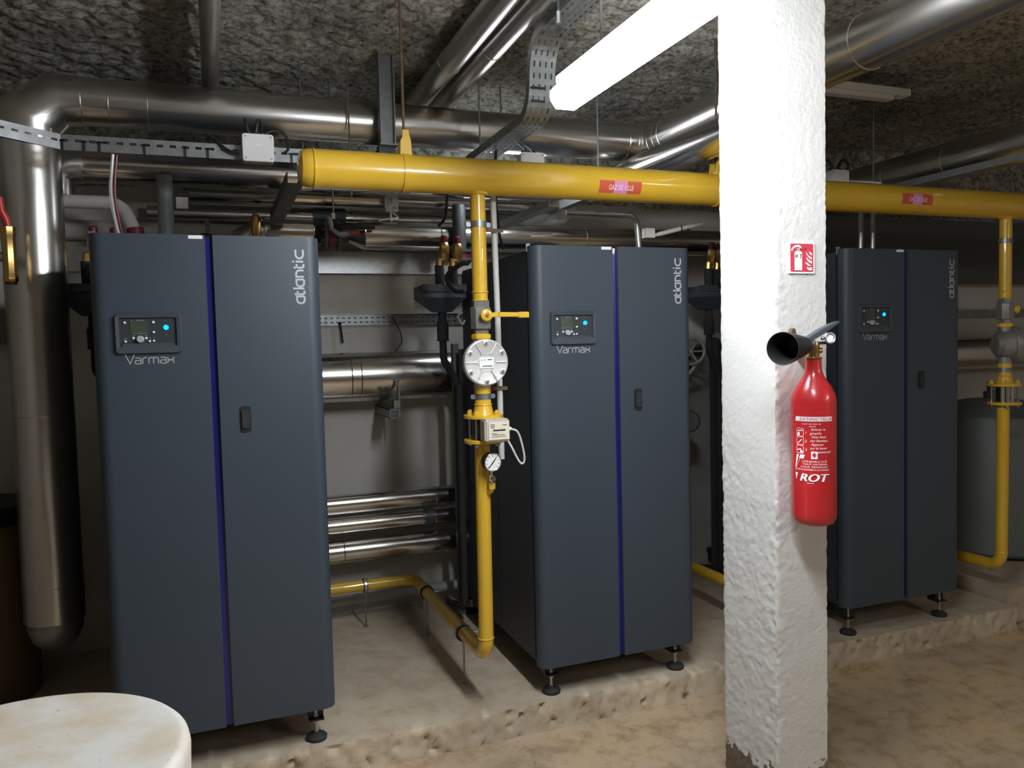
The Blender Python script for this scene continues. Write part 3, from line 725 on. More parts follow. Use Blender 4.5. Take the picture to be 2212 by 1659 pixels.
def cable(name, pts, r, m, label, group=None, n=8):
    o = MB().tube(spline(pts, n), r, 8).build(name, m); return tag(o, label, 'cable', group)
cable('tray_cable', [(-.62,-.08,2.262),(-.10,.335,2.250),(.3,.345,2.250),(.84,.345,2.25)], .007, 'black', 'black cable lying in the left cable tray')
ct2 = thing('drop_cable_tray', (1.61, -.1, 2.36), 'perforated cable tray stepping down beside the lit lamp', 'cable tray')
perforated(arcpath([(1.60,-3.2,2.64),(1.60,-.16,2.64),(1.60,-.12,2.36),(1.60,.68,2.36)], .12, 8),   .105, (1,0,0), .042, [-.036,-.012,.012,.036], .0065, 'galv', 'tray_sheet', ct2, lip=.035)
for z in (2.46, 2.41): MB().box(1.545, 1.60, -.165, -.155, z, z+.006).build('cable_tie', 'black', ct2)
MB().tube([(1.545,-.42,2.62),(1.545,-.42,ZC)], .005, 8).build('hanger_rod', 'galv', ct2)
MB().tube([(1.545,-.42,2.60),(1.545,-.42,2.64)], .01, 6).build('hanger_nut', 'zinc', ct2)
ct3 = thing('wall_cable_tray', (1.3, 1.43, 1.64), 'narrow perforated rail fixed along the back wall', 'cable tray')
perforated([(.4,1.438,1.645),(3.2,1.438,1.645)], .058, (0,0,1), .032, [-.012,.012], .008, 'galv', 'rail_face', ct3, up=V(0,1,0), lip=0)
MB().box(.4,3.2,1.430,1.449,1.674,1.677).build('rail_lip', 'galv', ct3)
tag(MB().tube(spline([(1.325,1.43,1.66),(1.36,1.425,1.60),(1.375,1.42,1.52),(1.33,1.42,1.46)]), .003, 6).build('hanging_wire', 'rubber'), 'thin dark wire hanging from the wall rail', 'wire')
tag(MB().tube([(1.035,1.425,1.63),(1.045,1.42,1.52)], .006, 8).lathe((1.035,1.425,1.625),(0,0,1),[(0,.009),(.01,.009)],8).build('hanging_tie', 'black'), 'black cable tie end hanging from the wall rail', 'cable tie')
tk = tag(MB().box(-.3,3.2,1.40,1.45,1.90,2.02).build('wall_trunking', 'zinc', bevel=.003), 'flat grey galvanised trunking along the back wall', 'trunking')

# supports
def channel(name, p0, p1, w_, h_, m, label):
    x, y0, z = p0; y1 = p1[1]; t_ = .004
    mb = MB().prism([(x-w_/2,z),(x+w_/2,z),(x+w_/2,z+h_),(x+w_/2-t_,z+h_),(x+w_/2-t_,z+t_),(x-w_/2+t_,z+t_),(x-w_/2+t_,z+h_),(x-w_/2,z+h_)], 'y', y0, y1)
    return tag(mb.build(name, m, smooth=False), label, 'bracket')
channel('support_rail', (.70,.20,2.13), (.70,1.135,2.13), .062, .045, 'dark_steel', 'dark steel rail under the pipes behind the end of the gas main')
channel('support_rail', (1.79,.20,2.085), (1.79,.95,2.085), .05, .03, 'zinc', 'bright zinc rail sloping away behind the conduit')
channel('support_rail', (2.19,.16,2.215), (2.19,.97,2.215), .05, .045, 'galv', 'galvanised rail end below the flue elbow')
ib = thing('beam_hanger', (1.145, .56, 2.40), 'upright I-beam hanger holding the rail under the flue duct', 'bracket')
mb = MB().box(1.112,1.180,.545,.550,2.395,ZC).box(1.112,1.180,.590,.595,2.395,ZC).box(1.143,1.149,.550,.590,2.395,ZC)
mb = MB().box(1.112,1.117,.545,.60,2.395,ZC).box(1.175,1.180,.545,.60,2.395,ZC).box(1.117,1.175,.570,.576,2.395,ZC)
mb.build('i_beam', 'galv', ib)
MB().box(1.105,1.187,.53,.62,2.389,2.395).build('foot_plate', 'galv', ib)
MB().box(1.11,1.182,.58,1.25,2.355,2.389).build('rail', 'dark_steel', ib)
for (x, y, z, l) in ((.985,.62,2.42,'thin rod hanging left of the I-beam hanger'),(2.06,.30,2.50,'thin rod hanging right of the drop tray'),(1.56,.5,2.62,'short rod between ceiling pipes and tray'),(.955,.98,2.41,'rusty rod just left of the I-beam'),(.80,.8,2.62,'thin rod above the tray end')):
    tag(MB().tube([(x,y,z-.25),(x,y,ZC)], .0042, 8).build('threaded_rod', 'galv'), l, 'rod', 'threaded ceiling rods')
tag(MB().box(3.05,3.72,.08,.15,2.69,2.725).box(3.05,3.62,.09,.14,2.665,2.69).build('ceiling_trunking', 'white', bevel=.003), 'white trunking end under the ceiling right of the pillar', 'trunking')

# ================================================================ junction boxes
def jbox(x, y, z, w_, h_, label):
    t = thing('junction_box', (x, y, z), label, 'junction box', 'square white junction boxes')
    MB().prism(rrect(x-w_/2, x+w_/2, z-h_/2, z+h_/2, .010), 'y', y, y+.045).build('box_base', 'white', t)
    lid = MB().prism(rrect(x-w_/2-.001, x+w_/2+.001, z-h_/2-.001, z+h_/2+.001, .010), 'y', y-.008, y).build('box_lid', 'white', t, bevel=.002)
    for sx in (-1,1):
        for sz in (-1,1): MB().lathe((x+sx*(w_/2-.010), y-.008, z+sz*(h_/2-.010)), (0,-1,0), [(0,.004),(.001,.004)], 10).build('lid_screw', 'pvc', lid)
    MB().box(x-.012, x+.012, y-.0092, y-.008, z+.006, z+.013).build('box_sticker', 'sticker', lid)
    for dx in (-.032, -.008, .018): MB().lathe((x+dx, y+.022, z+h_/2), (0,0,1), [(0,.010),(.012,.010),(.014,.007)], 12).build('gland', 'black', t)
    return t
jbox(.572, .25, 2.271, .114, .102, 'square white junction box on the left tray above the nearest boiler')
jbox(1.713, .25, 2.272, .108, .10, 'white junction box behind the gas main, under the drop tray')
jbox(3.42, .25, 2.29, .11, .10, 'white junction box above the gas main, right of the pillar')
rb_ = thing('box_rail', (3.4,.30,2.29), 'zinc rail on rods behind the white box right of the pillar', 'bracket')
MB().box(3.15,3.75,.297,.312,2.27,2.305).build('rail_bar', 'zinc', rb_)
for x in (3.2,3.7): MB().tube([(x,.305,2.27),(x,.305,ZC)], .005, 8).build('hanger_rod', 'galv', rb_)
BG = 'black cables looping out of the junction boxes'
cable('box_cable', [(.540,.272,2.325),(.530,.275,2.375),(.533,.30,2.385),(.552,.33,2.33),(.56,.345,2.26)], .0055, 'black', 'leftmost black cable loop above the left junction box', BG)
cable('box_cable', [(.565,.272,2.325),(.575,.275,2.38),(.590,.30,2.375),(.590,.33,2.30),(.60,.345,2.255)], .0055, 'black', 'middle black cable loop above the left junction box', BG)
cable('box_cable', [(.590,.272,2.325),(.625,.275,2.345),(.665,.28,2.345),(.69,.29,2.31),(.68,.30,2.275),(.63,.31,2.262)], .0055, 'black', 'wide black cable loop right of the left junction box', BG)
cable('box_cable', [(.50,.272,2.25),(.46,.28,2.265),(.42,.30,2.30),(.39,.33,2.315),(.37,.345,2.255)], .0055, 'black', 'black cable drooping left of the left junction box', BG)
cable('box_cable', [(3.40,.272,2.34),(3.37,.275,2.39),(3.34,.275,2.36),(3.30,.28,2.28)], .0065, 'black', 'black cable arching left over the far junction box', BG)
cable('box_cable', [(3.42,.272,2.34),(3.46,.275,2.40),(3.50,.275,2.38),(3.49,.28,2.33)], .0065, 'black', 'black cable arching right over the far junction box', BG)
cable('box_cable', [(1.70,.272,2.31),(1.69,.275,2.345),(1.66,.28,2.37)], .0055, 'black', 'black cable dropping into the box under the drop tray', BG)
cable('box_cable', [(1.735,.272,2.31),(1.72,.275,2.345),(1.68,.28,2.37)], .0055, 'black', 'right cable dropping into the box under the drop tray', BG)
cable('drop_cable', [(.06,.33,2.24),(.045,.345,2.1),(.055,.37,1.98),(.07,.40,1.90)], .006, 'hose', 'pale cable dropping from the left tray to the nearest boiler', None)
cable('drop_cable', [(.072,.34,2.24),(.057,.355,2.1),(.067,.38,1.98),(.08,.41,1.89)], .005, 'burgundy', 'dark red cable beside the pale one dropping to the nearest boiler', None)
cable('sensor_cable', [(1.60,.40,2.36),(1.60,.42,2.18),(1.62,.44,2.0),(1.65,.46,1.93)], .007, 'black', 'black cable dropping from the drop tray to the middle boiler', None)
cable('sensor_cable', [(1.47,.62,2.36),(1.44,.64,2.2),(1.43,.66,2.1),(1.40,.68,2.06)], .007, 'black', 'black cable with a knot hanging behind the gas main', None)

# ================================================================ pipework along the back wall
def jacket(name, x0, x1, y, z, r, seams, label, extra=None, m='steel'):
    t = thing(name, (x0, y, z), label, 'pipe')
    MB().tube([(x0,y,z),(x1,y,z)], r, 40).build('pipe_jacket', m, t)
    for x in seams: MB().ring((x,y,z), (1,0,0), r+.0004, .0028, 40, 6).build('seam_band', m, t)
    if extra: extra(t)
    return t
def cones(t):
    MB().tube([(1.045,1.22,2.085),(1.14,1.22,2.085)], [.03,.078], 40).build('end_cone', 'steel', t)
def hook(t):
    MB().tube([(1.14,1.22,2.085),(3.6,1.22,2.085)], .078, 40).build('pipe_jacket', 'steel', t)
t = thing('header_pipe', (1.1, 1.22, 2.085), 'bright jacketed header pipe with a cone end, right of the lever valve', 'pipe')
cones(t); hook(t)
for x in (1.14, 1.55, 2.42): MB().ring((x,1.22,2.085), (1,0,0), .0785, .003, 40, 6).build('seam_band', 'steel', t)
t = thing('header_pipe', (.4, 1.22, 2.085), 'short jacketed header pipe with a cone end, just above the nearest boiler', 'pipe')
MB().tube([(.88,1.22,2.085),(.92,1.22,2.085)], [.078,.035], 40).build('end_cone', 'steel', t)
MB().tube([(.64,1.22,2.085),(.88,1.22,2.085)], .078, 40).build('pipe_jacket', 'steel', t)
MB().tube([(.64,1.22,2.085),(.56,1.22,2.04),(.54,1.22,1.9)], .078, 40).build('end_elbow', 'steel', t)
for x in (.645, .88): MB().ring((x,1.22,2.085), (1,0,0), .0785, .0035, 40, 6).build('seam_band', 'steel', t)
bv = thing('butterfly_valve', (.98, 1.22, 2.08), 'black butterfly valve with burgundy flanges and a red-tipped lever', 'valve')
MB().lathe((.93,1.22,2.075), (1,0,0), [(0,.035),(.005,.078),(.022,.078),(.024,.06),(.070,.06),(.072,.078),(.089,.078),(.095,.05),(.13,.035)], 32).build('valve_body', 'dark_steel', bv)
MB().lathe((.958,1.22,2.075), (1,0,0), [(0,.072),(.032,.072)], 24).build('valve_liner', 'burgundy', bv)
for k in range(8):
    a = PI/8+PI/4*k; MB().tube([(.922,1.22+.066*math.cos(a),2.075+.066*math.sin(a)),(1.03,1.22+.066*math.cos(a),2.075+.066*math.sin(a))], .007, 8).build('flange_bolt', 'dark_steel', bv)
MB().tube([(.97,1.13,2.10),(1.03,1.10,2.112),(1.18,1.10,2.112)], [.016,.018,.014], 12).build('lever', 'black', bv)
MB().tube([(.955,1.14,2.16),(.965,1.12,2.10),(1.0,1.115,2.07),(1.06,1.115,2.075)], .012, 10).build('locking_arm', 'pvc', bv)
MB().tube([(1.055,1.10,2.075),(1.10,1.10,2.075)], .010, 10).build('red_tip', 'red_plastic', bv)
MB().box(.968,.985,1.125,1.14,2.15,2.18).build('valve_tag', 'paper', bv)
jacket('return_pipe', .3, 2.1, 1.30, 2.285, .058, (.95,1.7,2.0), 'bright jacketed pipe directly behind and below the gas main')
lg = jacket('thin_pipe', .1, 1.8, 1.36, 2.19, .035, (.6,), 'thin steel pipe low behind the gas main', m='steel2')
MB().tube([(.90,1.36,2.19),(1.07,1.36,2.19)], .05, 28).build('lagging', 'dark_steel', lg)
MB().tube([(.86,1.36,2.19),(.90,1.36,2.19)], .038, 28).build('pipe_end', 'steel', lg)
MB().tube([(1.07,1.36,2.19),(1.11,1.36,2.19)], .038, 28).build('pipe_end', 'steel', lg)
wp = thing('waste_pipe', (.2, 1.36, 2.10), 'pale plastic pipe on the wall above the nearest boiler', 'pipe')
MB().tube([(-.6,1.395,2.10),(.88,1.395,2.10)], .048, 28).build('pipe_run', 'wall', wp)
bp = jacket('big_return_pipe', .3, 1.78, 1.29, 1.335, .132, (1.05,1.10), 'widest shiny jacketed pipe crossing between the boilers below the wall rail')
hg = thing('pipe_bracket', (1.29, 1.25, 1.15), 'square steel arm and hanger under the widest pipe', 'bracket')
MB().box(1.222,1.262,1.06,1.45,1.125,1.165).build('square_arm', 'dark_steel', hg, bevel=.003)
MB().box(1.218,1.222,1.06,1.45,1.121,1.169).box(1.262,1.266,1.06,1.45,1.121,1.169).box(1.218,1.266,1.06,1.45,1.165,1.169).box(1.218,1.266,1.06,1.45,1.121,1.125).build('arm_sleeve', 'galv', hg)
MB().box(1.275,1.284,1.10,1.13,1.11,1.32).box(1.255,1.310,1.10,1.13,1.315,1.322).box(1.25,1.275,1.10,1.16,1.17,1.21).build('hanger_strap', 'galv', hg)
def riserpipe(t):
    MB().tube([(1.69,1.27,.672),(1.69,1.27,1.199)], .032, 24).build('upright', 'steel', t)
    MB().tube([(1.62,1.27,.655),(1.665,1.27,.655),(1.69,1.27,.68),(1.69,1.27,.73)], [.05,.05,.034,.034], 24).build('mitre_bend', 'steel', t)
jacket('jacketed_pipe', .3, 1.64, 1.27, .655, .052, (1.50,), 'upper of the three low shiny pipes, turning up at its right end', riserpipe)
def coupler(t):
    MB().lathe((1.44,1.29,.535), (1,0,0), [(0,.052),(.05,.052)], 28).build('coupling', 'dark_steel', t)
    for x in (1.08,1.20,1.33): MB().lathe((x,1.242,.54), (0,-1,0), [(0,.005),(.003,.004)], 8).build('rivet', 'zinc', t)
jacket('jacketed_pipe', .3, 1.78, 1.29, .535, .046, (1.43,1.50), 'middle of the three low shiny pipes, with a dark coupling', coupler)
jacket('jacketed_pipe', .3, 1.78, 1.27, .398, .060, (.985,), 'lowest of the three low shiny pipes near the floor')
tag(MB().tube([(.3,1.36,.105),(1.9,1.36,.105)], .028, 20).build('floor_conduit', 'pvc'), 'grey plastic pipe along the foot of the back wall', 'pipe')
tag(MB().tube([(1.43,1.33,.0),(1.43,1.33,.10)], .006, 8).lathe((1.43,1.36,.105),(1,0,0),[(0,.032),(.02,.032)],20).build('floor_clip', 'zinc'), 'small zinc clip holding the grey floor pipe', 'clip')

# transmitter on the header, dark branch down to the burgundy manifold
tm = thing('pressure_transmitter', (1.29, 1.20, 2.17), 'small white sensor box standing on the bright header pipe', 'sensor')
MB().box(1.255,1.325,1.17,1.21,2.205,2.285).build('sensor_head', 'white', tm, bevel=.005)
MB().box(1.268,1.272,1.166,1.17,2.235,2.275).box(1.280,1.290,1.166,1.17,2.245,2.275).box(1.292,1.315,1.166,1.17,2.22,2.228).build('sensor_print', 'pvc', tm)
MB().lathe((1.285,1.19,2.155), (0,0,1), [(0,.010),(.05,.010)], 12).build('sensor_stem', 'zinc', tm)
MB().tube(spline([(1.30,1.19,2.20),(1.32,1.18,2.175),(1.26,1.18,2.165),(1.22,1.19,2.158)]), .004, 8).build('sensor_lead', 'sticker', tm)
br = thing('branch_pipe', (1.63, 1.10, 2.0), 'dark grey branch pipe dropping to a burgundy flange left of the middle boiler', 'pipe')
MB().tube([(1.635,1.10,2.24),(1.635,1.10,1.995)], .036, 24).build('branch_tube', 'dark_steel', br)
MB().lathe((1.635,1.10,1.985), (0,0,1), [(0,.070),(.014,.070)], 28).lathe((1.635,1.10,1.94), (0,0,1), [(0,.070),(.014,.070)], 28).build('branch_flange', 'dark_steel', br)
MB().lathe((1.635,1.10,1.953), (0,0,1), [(0,.062),(.033,.062)], 28).build('branch_gasket', 'burgundy', br)
for k in range(6):
    a = PI/3*k+.3; MB().tube([(1.635+.056*math.cos(a),1.10+.056*math.sin(a),1.93),(1.635+.056*math.cos(a),1.10+.056*math.sin(a),2.015)], .007, 8).build('flange_bolt', 'black', br)

# ================================================================ safety-valve and funnel sets beside each boiler
def drain_set(lit):
    t = thing('safety_valve_set', (1.50, .97, 1.2), '', 'valve', 'safety valves and drain funnels beside the boilers')
    for k, (x, y) in enumerate(((1.505, .95), (1.585, .98))):
        b = MB().lathe((x,y,1.905), (0,0,1), [(0,.020),(.05,.024),(.06,.030),(.10,.026),(.115,.018)], 8).tube([(x,y,1.93),(x-.03,y-.01,1.925),(x-.034,y-.01,1.89)], .018, 10)
        b.build('valve_body', 'brass', t)
        MB().lathe((x,y,2.015), (0,0,1), [(0,.019),(.035,.018),(.04,.014)], 12).build('valve_cap', 'burgundy', t)
        MB().tube([(x-.032,y-.01,1.90),(x-.030,y-.01,1.765)], .024, 14).build('discharge_tube', 'lag', t)
    fn = MB()
    x0, x1, y0, y1 = 1.365, 1.592, .88, 1.05
    fn.add([(x0,y0,1.795),(x1,y0,1.795),(x1,y1,1.795),(x0,y1,1.795),(x0,y0,1.735),(x1,y0,1.735),(x1,y1,1.735),(x0,y1,1.735),(1.445,.93,1.665),(1.53,.93,1.665),(1.53,1.0,1.665),(1.445,1.0,1.665)],
           [(0,1,5,4),(1,2,6,5),(2,3,7,6),(3,0,4,7),(4,5,9,8),(5,6,10,9),(6,7,11,10),(7,4,8,11),(8,9,10,11)])
    fn.build('funnel', 'boiler', t, solid=.004)
    MB().box(x0-.004,x1+.004,y0-.008,y0,1.765,1.800).build('funnel_lip', 'panel', t)
    MB().tube([(1.487,.96,1.67),(1.487,.96,1.625),(1.487,.96,1.60),(1.487,.96,1.525)], [.022,.022,.031,.029], 20).lathe((1.487,.96,1.515),(0,0,1),[(0,.030),(.008,.032),(.012,.028)],16).build('trap', 'lag', t)
    MB().tube(arcpath([(1.487,.96,1.53),(1.487,.96,1.42),(1.572,.985,1.28),(1.572,.985,.10),(1.572,1.30,.03)], .06), .019, 16).build('drain_pipe', 'lag', t)
    MB().tube([(1.575,.95,1.47),(1.575,.955,1.30)], .009, 10).build('vent_tube', 'rubber', t)
    MB().tube(spline([(1.585,.80,1.90),(1.55,.82,1.895),(1.50,.86,1.855),(1.495,.87,1.815),(1.53,.868,1.775),(1.575,.86,1.77)]), .012, 10).build('cable_bundle', 'black', t)
    MB().tube(spline([(1.585,.93,1.66),(1.56,.92,1.64),(1.575,.90,1.60),(1.588,.90,1.62)]), .006, 8).build('clear_hose', 'hose', t)
    MB().box(1.556,1.588,1.02,1.06,.05,1.5).build('upright', 'dark_steel', t)
    return t
d2 = drain_set(0); d2['label'] = 'dark funnel and pair of safety valves left of the middle boiler'
d3 = copy_tree(d2); d3.location.x += 1.624; d3['label'] = 'pair of brass safety valves and funnel seen between the middle boiler and the pillar'
d1 = copy_tree(d2); d1.location.x -= 1.599; d1['label'] = 'funnel set in the dark gap left of the nearest boiler'

# ================================================================ fittings on top of the boilers
sb = thing('vent_stub', (.205, .9, 1.89), 'grey vertical pipe stub with a flange on top of the nearest boiler', 'pipe')
MB().tube([(.205,.9,1.93),(.205,.9,2.28)], .034, 28).build('stub_pipe', 'tank', sb)
MB().lathe((.205,.9,1.888), (0,0,1), [(0,.085),(.012,.085),(.014,.05),(.05,.036)], 36).build('stub_flange', 'zinc', sb)
MB().box(.25,.30,.88,.90,2.135,2.185).build('stub_tag', 'conduit', sb)
av = thing('air_vent', (.593, 1.0, 1.89), 'small brass automatic air vent above the nearest boiler', 'valve')
MB().lathe((.593,1.0,1.888), (0,0,1), [(0,.012),(.05,.012),(.052,.016),(.07,.016),(.072,.012),(.12,.012)], 12).build('vent_cock', 'brass', av)
MB().lathe((.593,1.0,2.00), (0,0,1), [(0,.012),(.03,.020),(.06,.024),(.11,.023),(.135,.016),(.145,.006)], 24).build('vent_body', 'brass', av)
MB().tube(spline([(.57,1.0,2.06),(.556,1.0,2.03),(.556,1.0,1.98),(.575,1.0,1.96)]), .003, 6).build('vent_wire', 'cast2', av)
gv = thing('gate_valve', (.37, .98, 1.89), 'small valve with a round ring handle on top of the nearest boiler', 'valve')
MB().tube([(.355,.98,1.888),(.36,.98,1.95),(.375,.98,2.02)], [.016,.014,.014], 12).build('valve_stem', 'cast2', gv)
MB().ring((.385,.98,2.03), (.15,0,1), .036, .0045, 28, 8).build('ring_handle', 'black', gv)
MB().box(.366,.384,.97,.99,2.02,2.11).build('valve_neck', 'tank', gv)
bpz = thing('bent_pipe', (.07, .92, 1.89), 'pale bent pipe with a red collar at the left of the nearest boiler top', 'pipe')
MB().tube(arcpath([(-.7,1.02,2.17),(.02,1.0,2.17),(.075,.95,2.02),(.085,.94,1.885)], .10, 8), .030, 20).build('bent_tube', 'wall', bpz)
MB().tube([(.073,.953,2.05),(.082,.945,1.97)], .036, 20).build('red_collar', 'burgundy', bpz)
MB().tube([(.08,.945,1.985),(.12,.93,1.975)], .008, 8).build('collar_tap', 'cast2', bpz)
vp = thing('condensate_pipe', (2.28, .35, 1.89), 'silver upright pipe with a small box on the middle boiler top, left of the pillar', 'pipe')
MB().tube(arcpath([(1.95,.42,2.10),(2.30,.38,2.09),(2.31,.37,1.90)], .04), .013, 16).build('pipe_run', 'zinc', vp)
MB().box(2.27,2.34,.34,.40,1.888,1.896).build('foot_plate', 'zinc', vp)
MB().box(2.335,2.385,.35,.39,1.985,2.03).build('pipe_box', 'conduit', vp)
sp = thing('probe_conduit', (2.45, .45, 2.0), 'short grey conduit with black ties beside the pillar, above the middle boiler', 'conduit')
MB().tube([(2.40,.42,2.00),(2.44,.40,2.01),(2.62,.30,2.055)], [.004,.011,.011], 12).build('conduit_tube', 'conduit', sp)
for x in (2.53, 2.57): MB().lathe((x,.35,2.033), (1,-.5,.2), [(0,.0135),(.006,.0135)], 12).build('cable_tie', 'black', sp)
for k, x in enumerate((3.705, 3.79)):
    tag(MB().tube([(x,.40,1.895),(x+.004,.40,2.2)], .0125, 14).lathe((x,.40,1.895),(0,0,1),[(0,.018),(.02,.018)],12).build('riser_tube', 'zinc'), ('left','right')[k]+' of two thin silver tubes rising from the farthest boiler', 'pipe', 'thin tubes on the farthest boiler')
pb = thing('pvc_elbow', (2.30, 1.30, 2.16), 'pale plastic elbow with a red seal behind the gas main', 'pipe')
MB().tube(arcpath([(2.17,1.42,2.14),(2.24,1.36,2.17),(2.34,1.30,2.23),(2.38,1.30,2.30)], .06), .045, 24).build('elbow_body', 'conduit', pb)
MB().tube([(2.165,1.425,2.138),(2.195,1.398,2.152)], .047, 24).build('red_seal', 'tag_orange', pb)
# pipework and pulley-like valve wheels glimpsed between the middle boiler and the pillar
hw = thing('hand_wheel_valve', (3.02, 1.0, 1.4), 'dark hand-wheel valve in the gap between the middle boiler and the pillar', 'valve')
MB().ring((2.98,.95,1.42), (-.7,-.7,.1), .075, .010, 32, 8).build('wheel_rim', 'cast2', hw)
for a in range(3): 
    u_, v_ = basis(V(-.7,-.7,.1)); q = (u_*math.cos(a*PI/3)+v_*math.sin(a*PI/3))*.075
    MB().tube([V(2.98,.95,1.42)-q, V(2.98,.95,1.42)+q], .006, 8).build('wheel_spoke', 'cast2', hw)
MB().tube([(2.98,.95,1.42),(3.08,1.05,1.42),(3.2,1.2,1.42)], [.012,.03,.04], 14).build('valve_stem', 'dark_steel', hw)
MB().tube([(2.95,1.0,1.25),(3.04,1.0,1.33)], .010, 10).build('wheel_lever', 'conduit', hw)
rp = thing('rear_pump', (3.0, 1.1, 1.05), 'small circulation pump with a shiny ring between the middle boiler and the pillar', 'pump')
MB().lathe((2.97,.98,1.02), (-.5,-.85,0), [(0,.05),(.05,.065),(.11,.065),(.12,.055)], 28).build('pump_body', 'dark_steel', rp)
MB().ring((2.915,.89,1.02), (-.5,-.85,0), .062, .006, 28, 8).build('pump_ring', 'chrome', rp)
MB().tube([(2.97,1.05,.05),(2.97,1.05,1.35)], .028, 18).build('pump_pipe', 'dark_steel', rp)
jacket('jacketed_pipe', 1.95, 3.15, 1.30, 1.335, .10, (2.7,), 'shiny pipe behind the middle boiler')

# ================================================================ fire extinguisher and sign
EX, EY = 2.120, -1.006; ER = .0675
ex = thing('fire_extinguisher', (EX, EY, .905), 'red fire extinguisher with black horn hanging on the white pillar', 'fire extinguisher')
MB().lathe((EX,EY,.908), (0,0,1), [(0,.045),(.006,.058),(.02,.0655),(.035,ER),(.385,ER),(.405,.064),(.43,.053),(.452,.038),(.468,.029),(.485,.0245),(.518,.0235)], 56).build('cylinder_body', 'red', ex, ang=60)
MB().lathe((EX,EY,1.425), (0,0,1), [(0,.026),(.004,.026),(.006,.018),(.03,.017),(.04,.019),(.052,.016)], 24).tube([(EX,EY,1.45),(EX+.03,EY,1.45)], .009, 12).build('valve_neck', 'brass', ex)
hc0 = V(1.912,-1.115,1.462); hc1 = V(2.085,-1.02,1.468)
dd = (hc1-hc0).normalized()
MB().lathe(hc0, dd, [(.12,.001),(.11,.024),(.01,.043),(0,.0455),(-.002,.047),(.0,.0485),(.03,.046),(.13,.033),(.17,.027),(.185,.020),(.21,.012)], 40).build('discharge_horn', 'black', ex)
MB().tube([hc0+dd*.18, V(EX,EY,1.472)], .012, 14).build('horn_joint', 'cast2', ex)
lv = MB().prism([(EX-.035,1.482),(EX-.02,1.478),(EX+.03,1.500),(EX+.085,1.530),(EX+.098,1.541),(EX+.075,1.536),(EX+.02,1.515),(EX-.03,1.490)], 'y', EY-.013, EY+.013).build('upper_lever', 'panel', ex, bevel=.002)
MB().prism([(EX-.02,1.478),(EX+.075,1.478),(EX+.08,1.470),(EX-.02,1.468)], 'y', EY-.013, EY+.013).build('lower_lever', 'black', ex, bevel=.002)
MB().ring((EX+.046,EY-.022,1.488), (.3,1,0), .0155, .0028, 28, 8).build('pin_ring', 'zinc', ex)
MB().lathe((EX+.046,EY-.020,1.488), (.3,1,0), [(0,.0125),(.003,.0125)], 20).build('gauge_face', 'sticker', ex)
MB().lathe((EX+.018,EY-.018,1.488), (0,-1,0), [(0,.006),(.006,.006),(.009,.003)], 12).build('safety_pin', 'chrome', ex)
MB().prism([(EX-.045,1.470),(EX-.005,1.470),(EX-.015,1.518),(EX-.022,1.523),(EX-.029,1.518)], 'y', -.945, -.928).box(EX-.03,EX+.012,-.99,-.93,1.455,1.462).build('wall_hook', 'rust', ex)
MB().lathe((EX-.024,-.945,1.498), (0,-1,0), [(0,.006),(.003,.005)], 12).build('hook_screw', 'brass', ex)
# printed label wrapped round the cylinder; a0 = angle of the label's left edge as seen from the camera
va = math.atan2(-2.95-EY, .3789-EX)                 # direction towards the viewer
def lab(u, z, r=ER+.0007):                          # u = metres along the circumference from the left edge
    a = va - .95 + u/ER
    return (EX+r*math.cos(a), EY+r*math.sin(a), z)
def band(u0, u1, z0, z1, m, name, sl=0., r=ER+.0007, n=10):
    mb = MB()
    for k in range(n+1):
        u = u0+(u1-u0)*k/n; mb.v += [Vector(lab(u, z0, r)), Vector(lab(u+(sl if k == 0 else 0), z1, r))]
    mb.f = [(2*k, 2*k+2, 2*k+3, 2*k+1) for k in range(n)]
    return mb.build(name, m, ex, smooth=True)
def ltext(txt, u, z, size, m='sticker', r=ER+.0009, shear=.25, width=None, name='label_text'):
    return flat_text(name, txt, size, m, ex, lambda x, y: lab(u+x, z+y, r), shear=shear, width=width)
band(.004, .122, 1.236, 1.250, 'sticker', 'label_banner', .003)
ltext('EXTINCTEUR', .020, 1.2385, .0125, 'sign_red', ER+.0013, .25, .098)
ltext('pour service de', .030, 1.2265, .0065, shear=.2, width=.055); ltext('sécurité', .05, 1.219, .006)
for k in range(3):
    z = 1.190-k*.0265
    stroke_polys([rrect(.010, .034, z, z+.024, .004, 3)+[rrect(.010, .034, z, z+.024, .004, 3)[0]]], .0013, lambda x, y: lab(x, y)).build('pictogram_frame', 'sticker', ex, smooth=False)
    shp = ([(.013,z+.002),(.021,z+.002),(.022,z+.009),(.018,z+.013),(.014,z+.010)], [(.012,z+.003),(.015,z+.003),(.029,z+.015),(.027,z+.017)], [(.022,z+.002),(.032,z+.002),(.031,z+.008),(.025,z+.012)])[k]
    MB().add([lab(a, b, ER+.0009) for a, b in shp], [tuple(range(len(shp)))]).build('pictogram_print', 'sticker', ex, smooth=False)
    if k != 1: stroke_polys([[(.014,z+.016),(.031,z+.018)] if k == 0 else [(.013,z+.010),(.026,z+.014)]], .003, lambda x, y: lab(x, y, ER+.0009)).build('pictogram_print', 'sticker', ex, smooth=False)
    ltext('123'[k], .038, z+.008, .011, shear=.3)
for i, s_ in enumerate(('Enlever la', 'goupille', 'Viser base', 'des flammes', 'Appuyer', 'sur le levier', 'de commande')):
    ltext(s_, .053+(.003 if i % 2 == 0 else 0), 1.208-i*.0115, .0105, shear=.3)
MB().add([lab(a, b, ER+.0009) for a, b in ((.004,1.085),(.005,1.100),(.010,1.133),(.018,1.133),(.010,1.105))], [(0,1,2,3,4)]).build('brand_chevron', 'sticker', ex, smooth=False)
MB().add([lab(a, b, ER+.0009) for a, b in ((.019,1.121),(.023,1.133),(.038,1.133),(.034,1.121))], [(0,1,2,3)]).build('brand_chevron', 'sticker', ex, smooth=False)
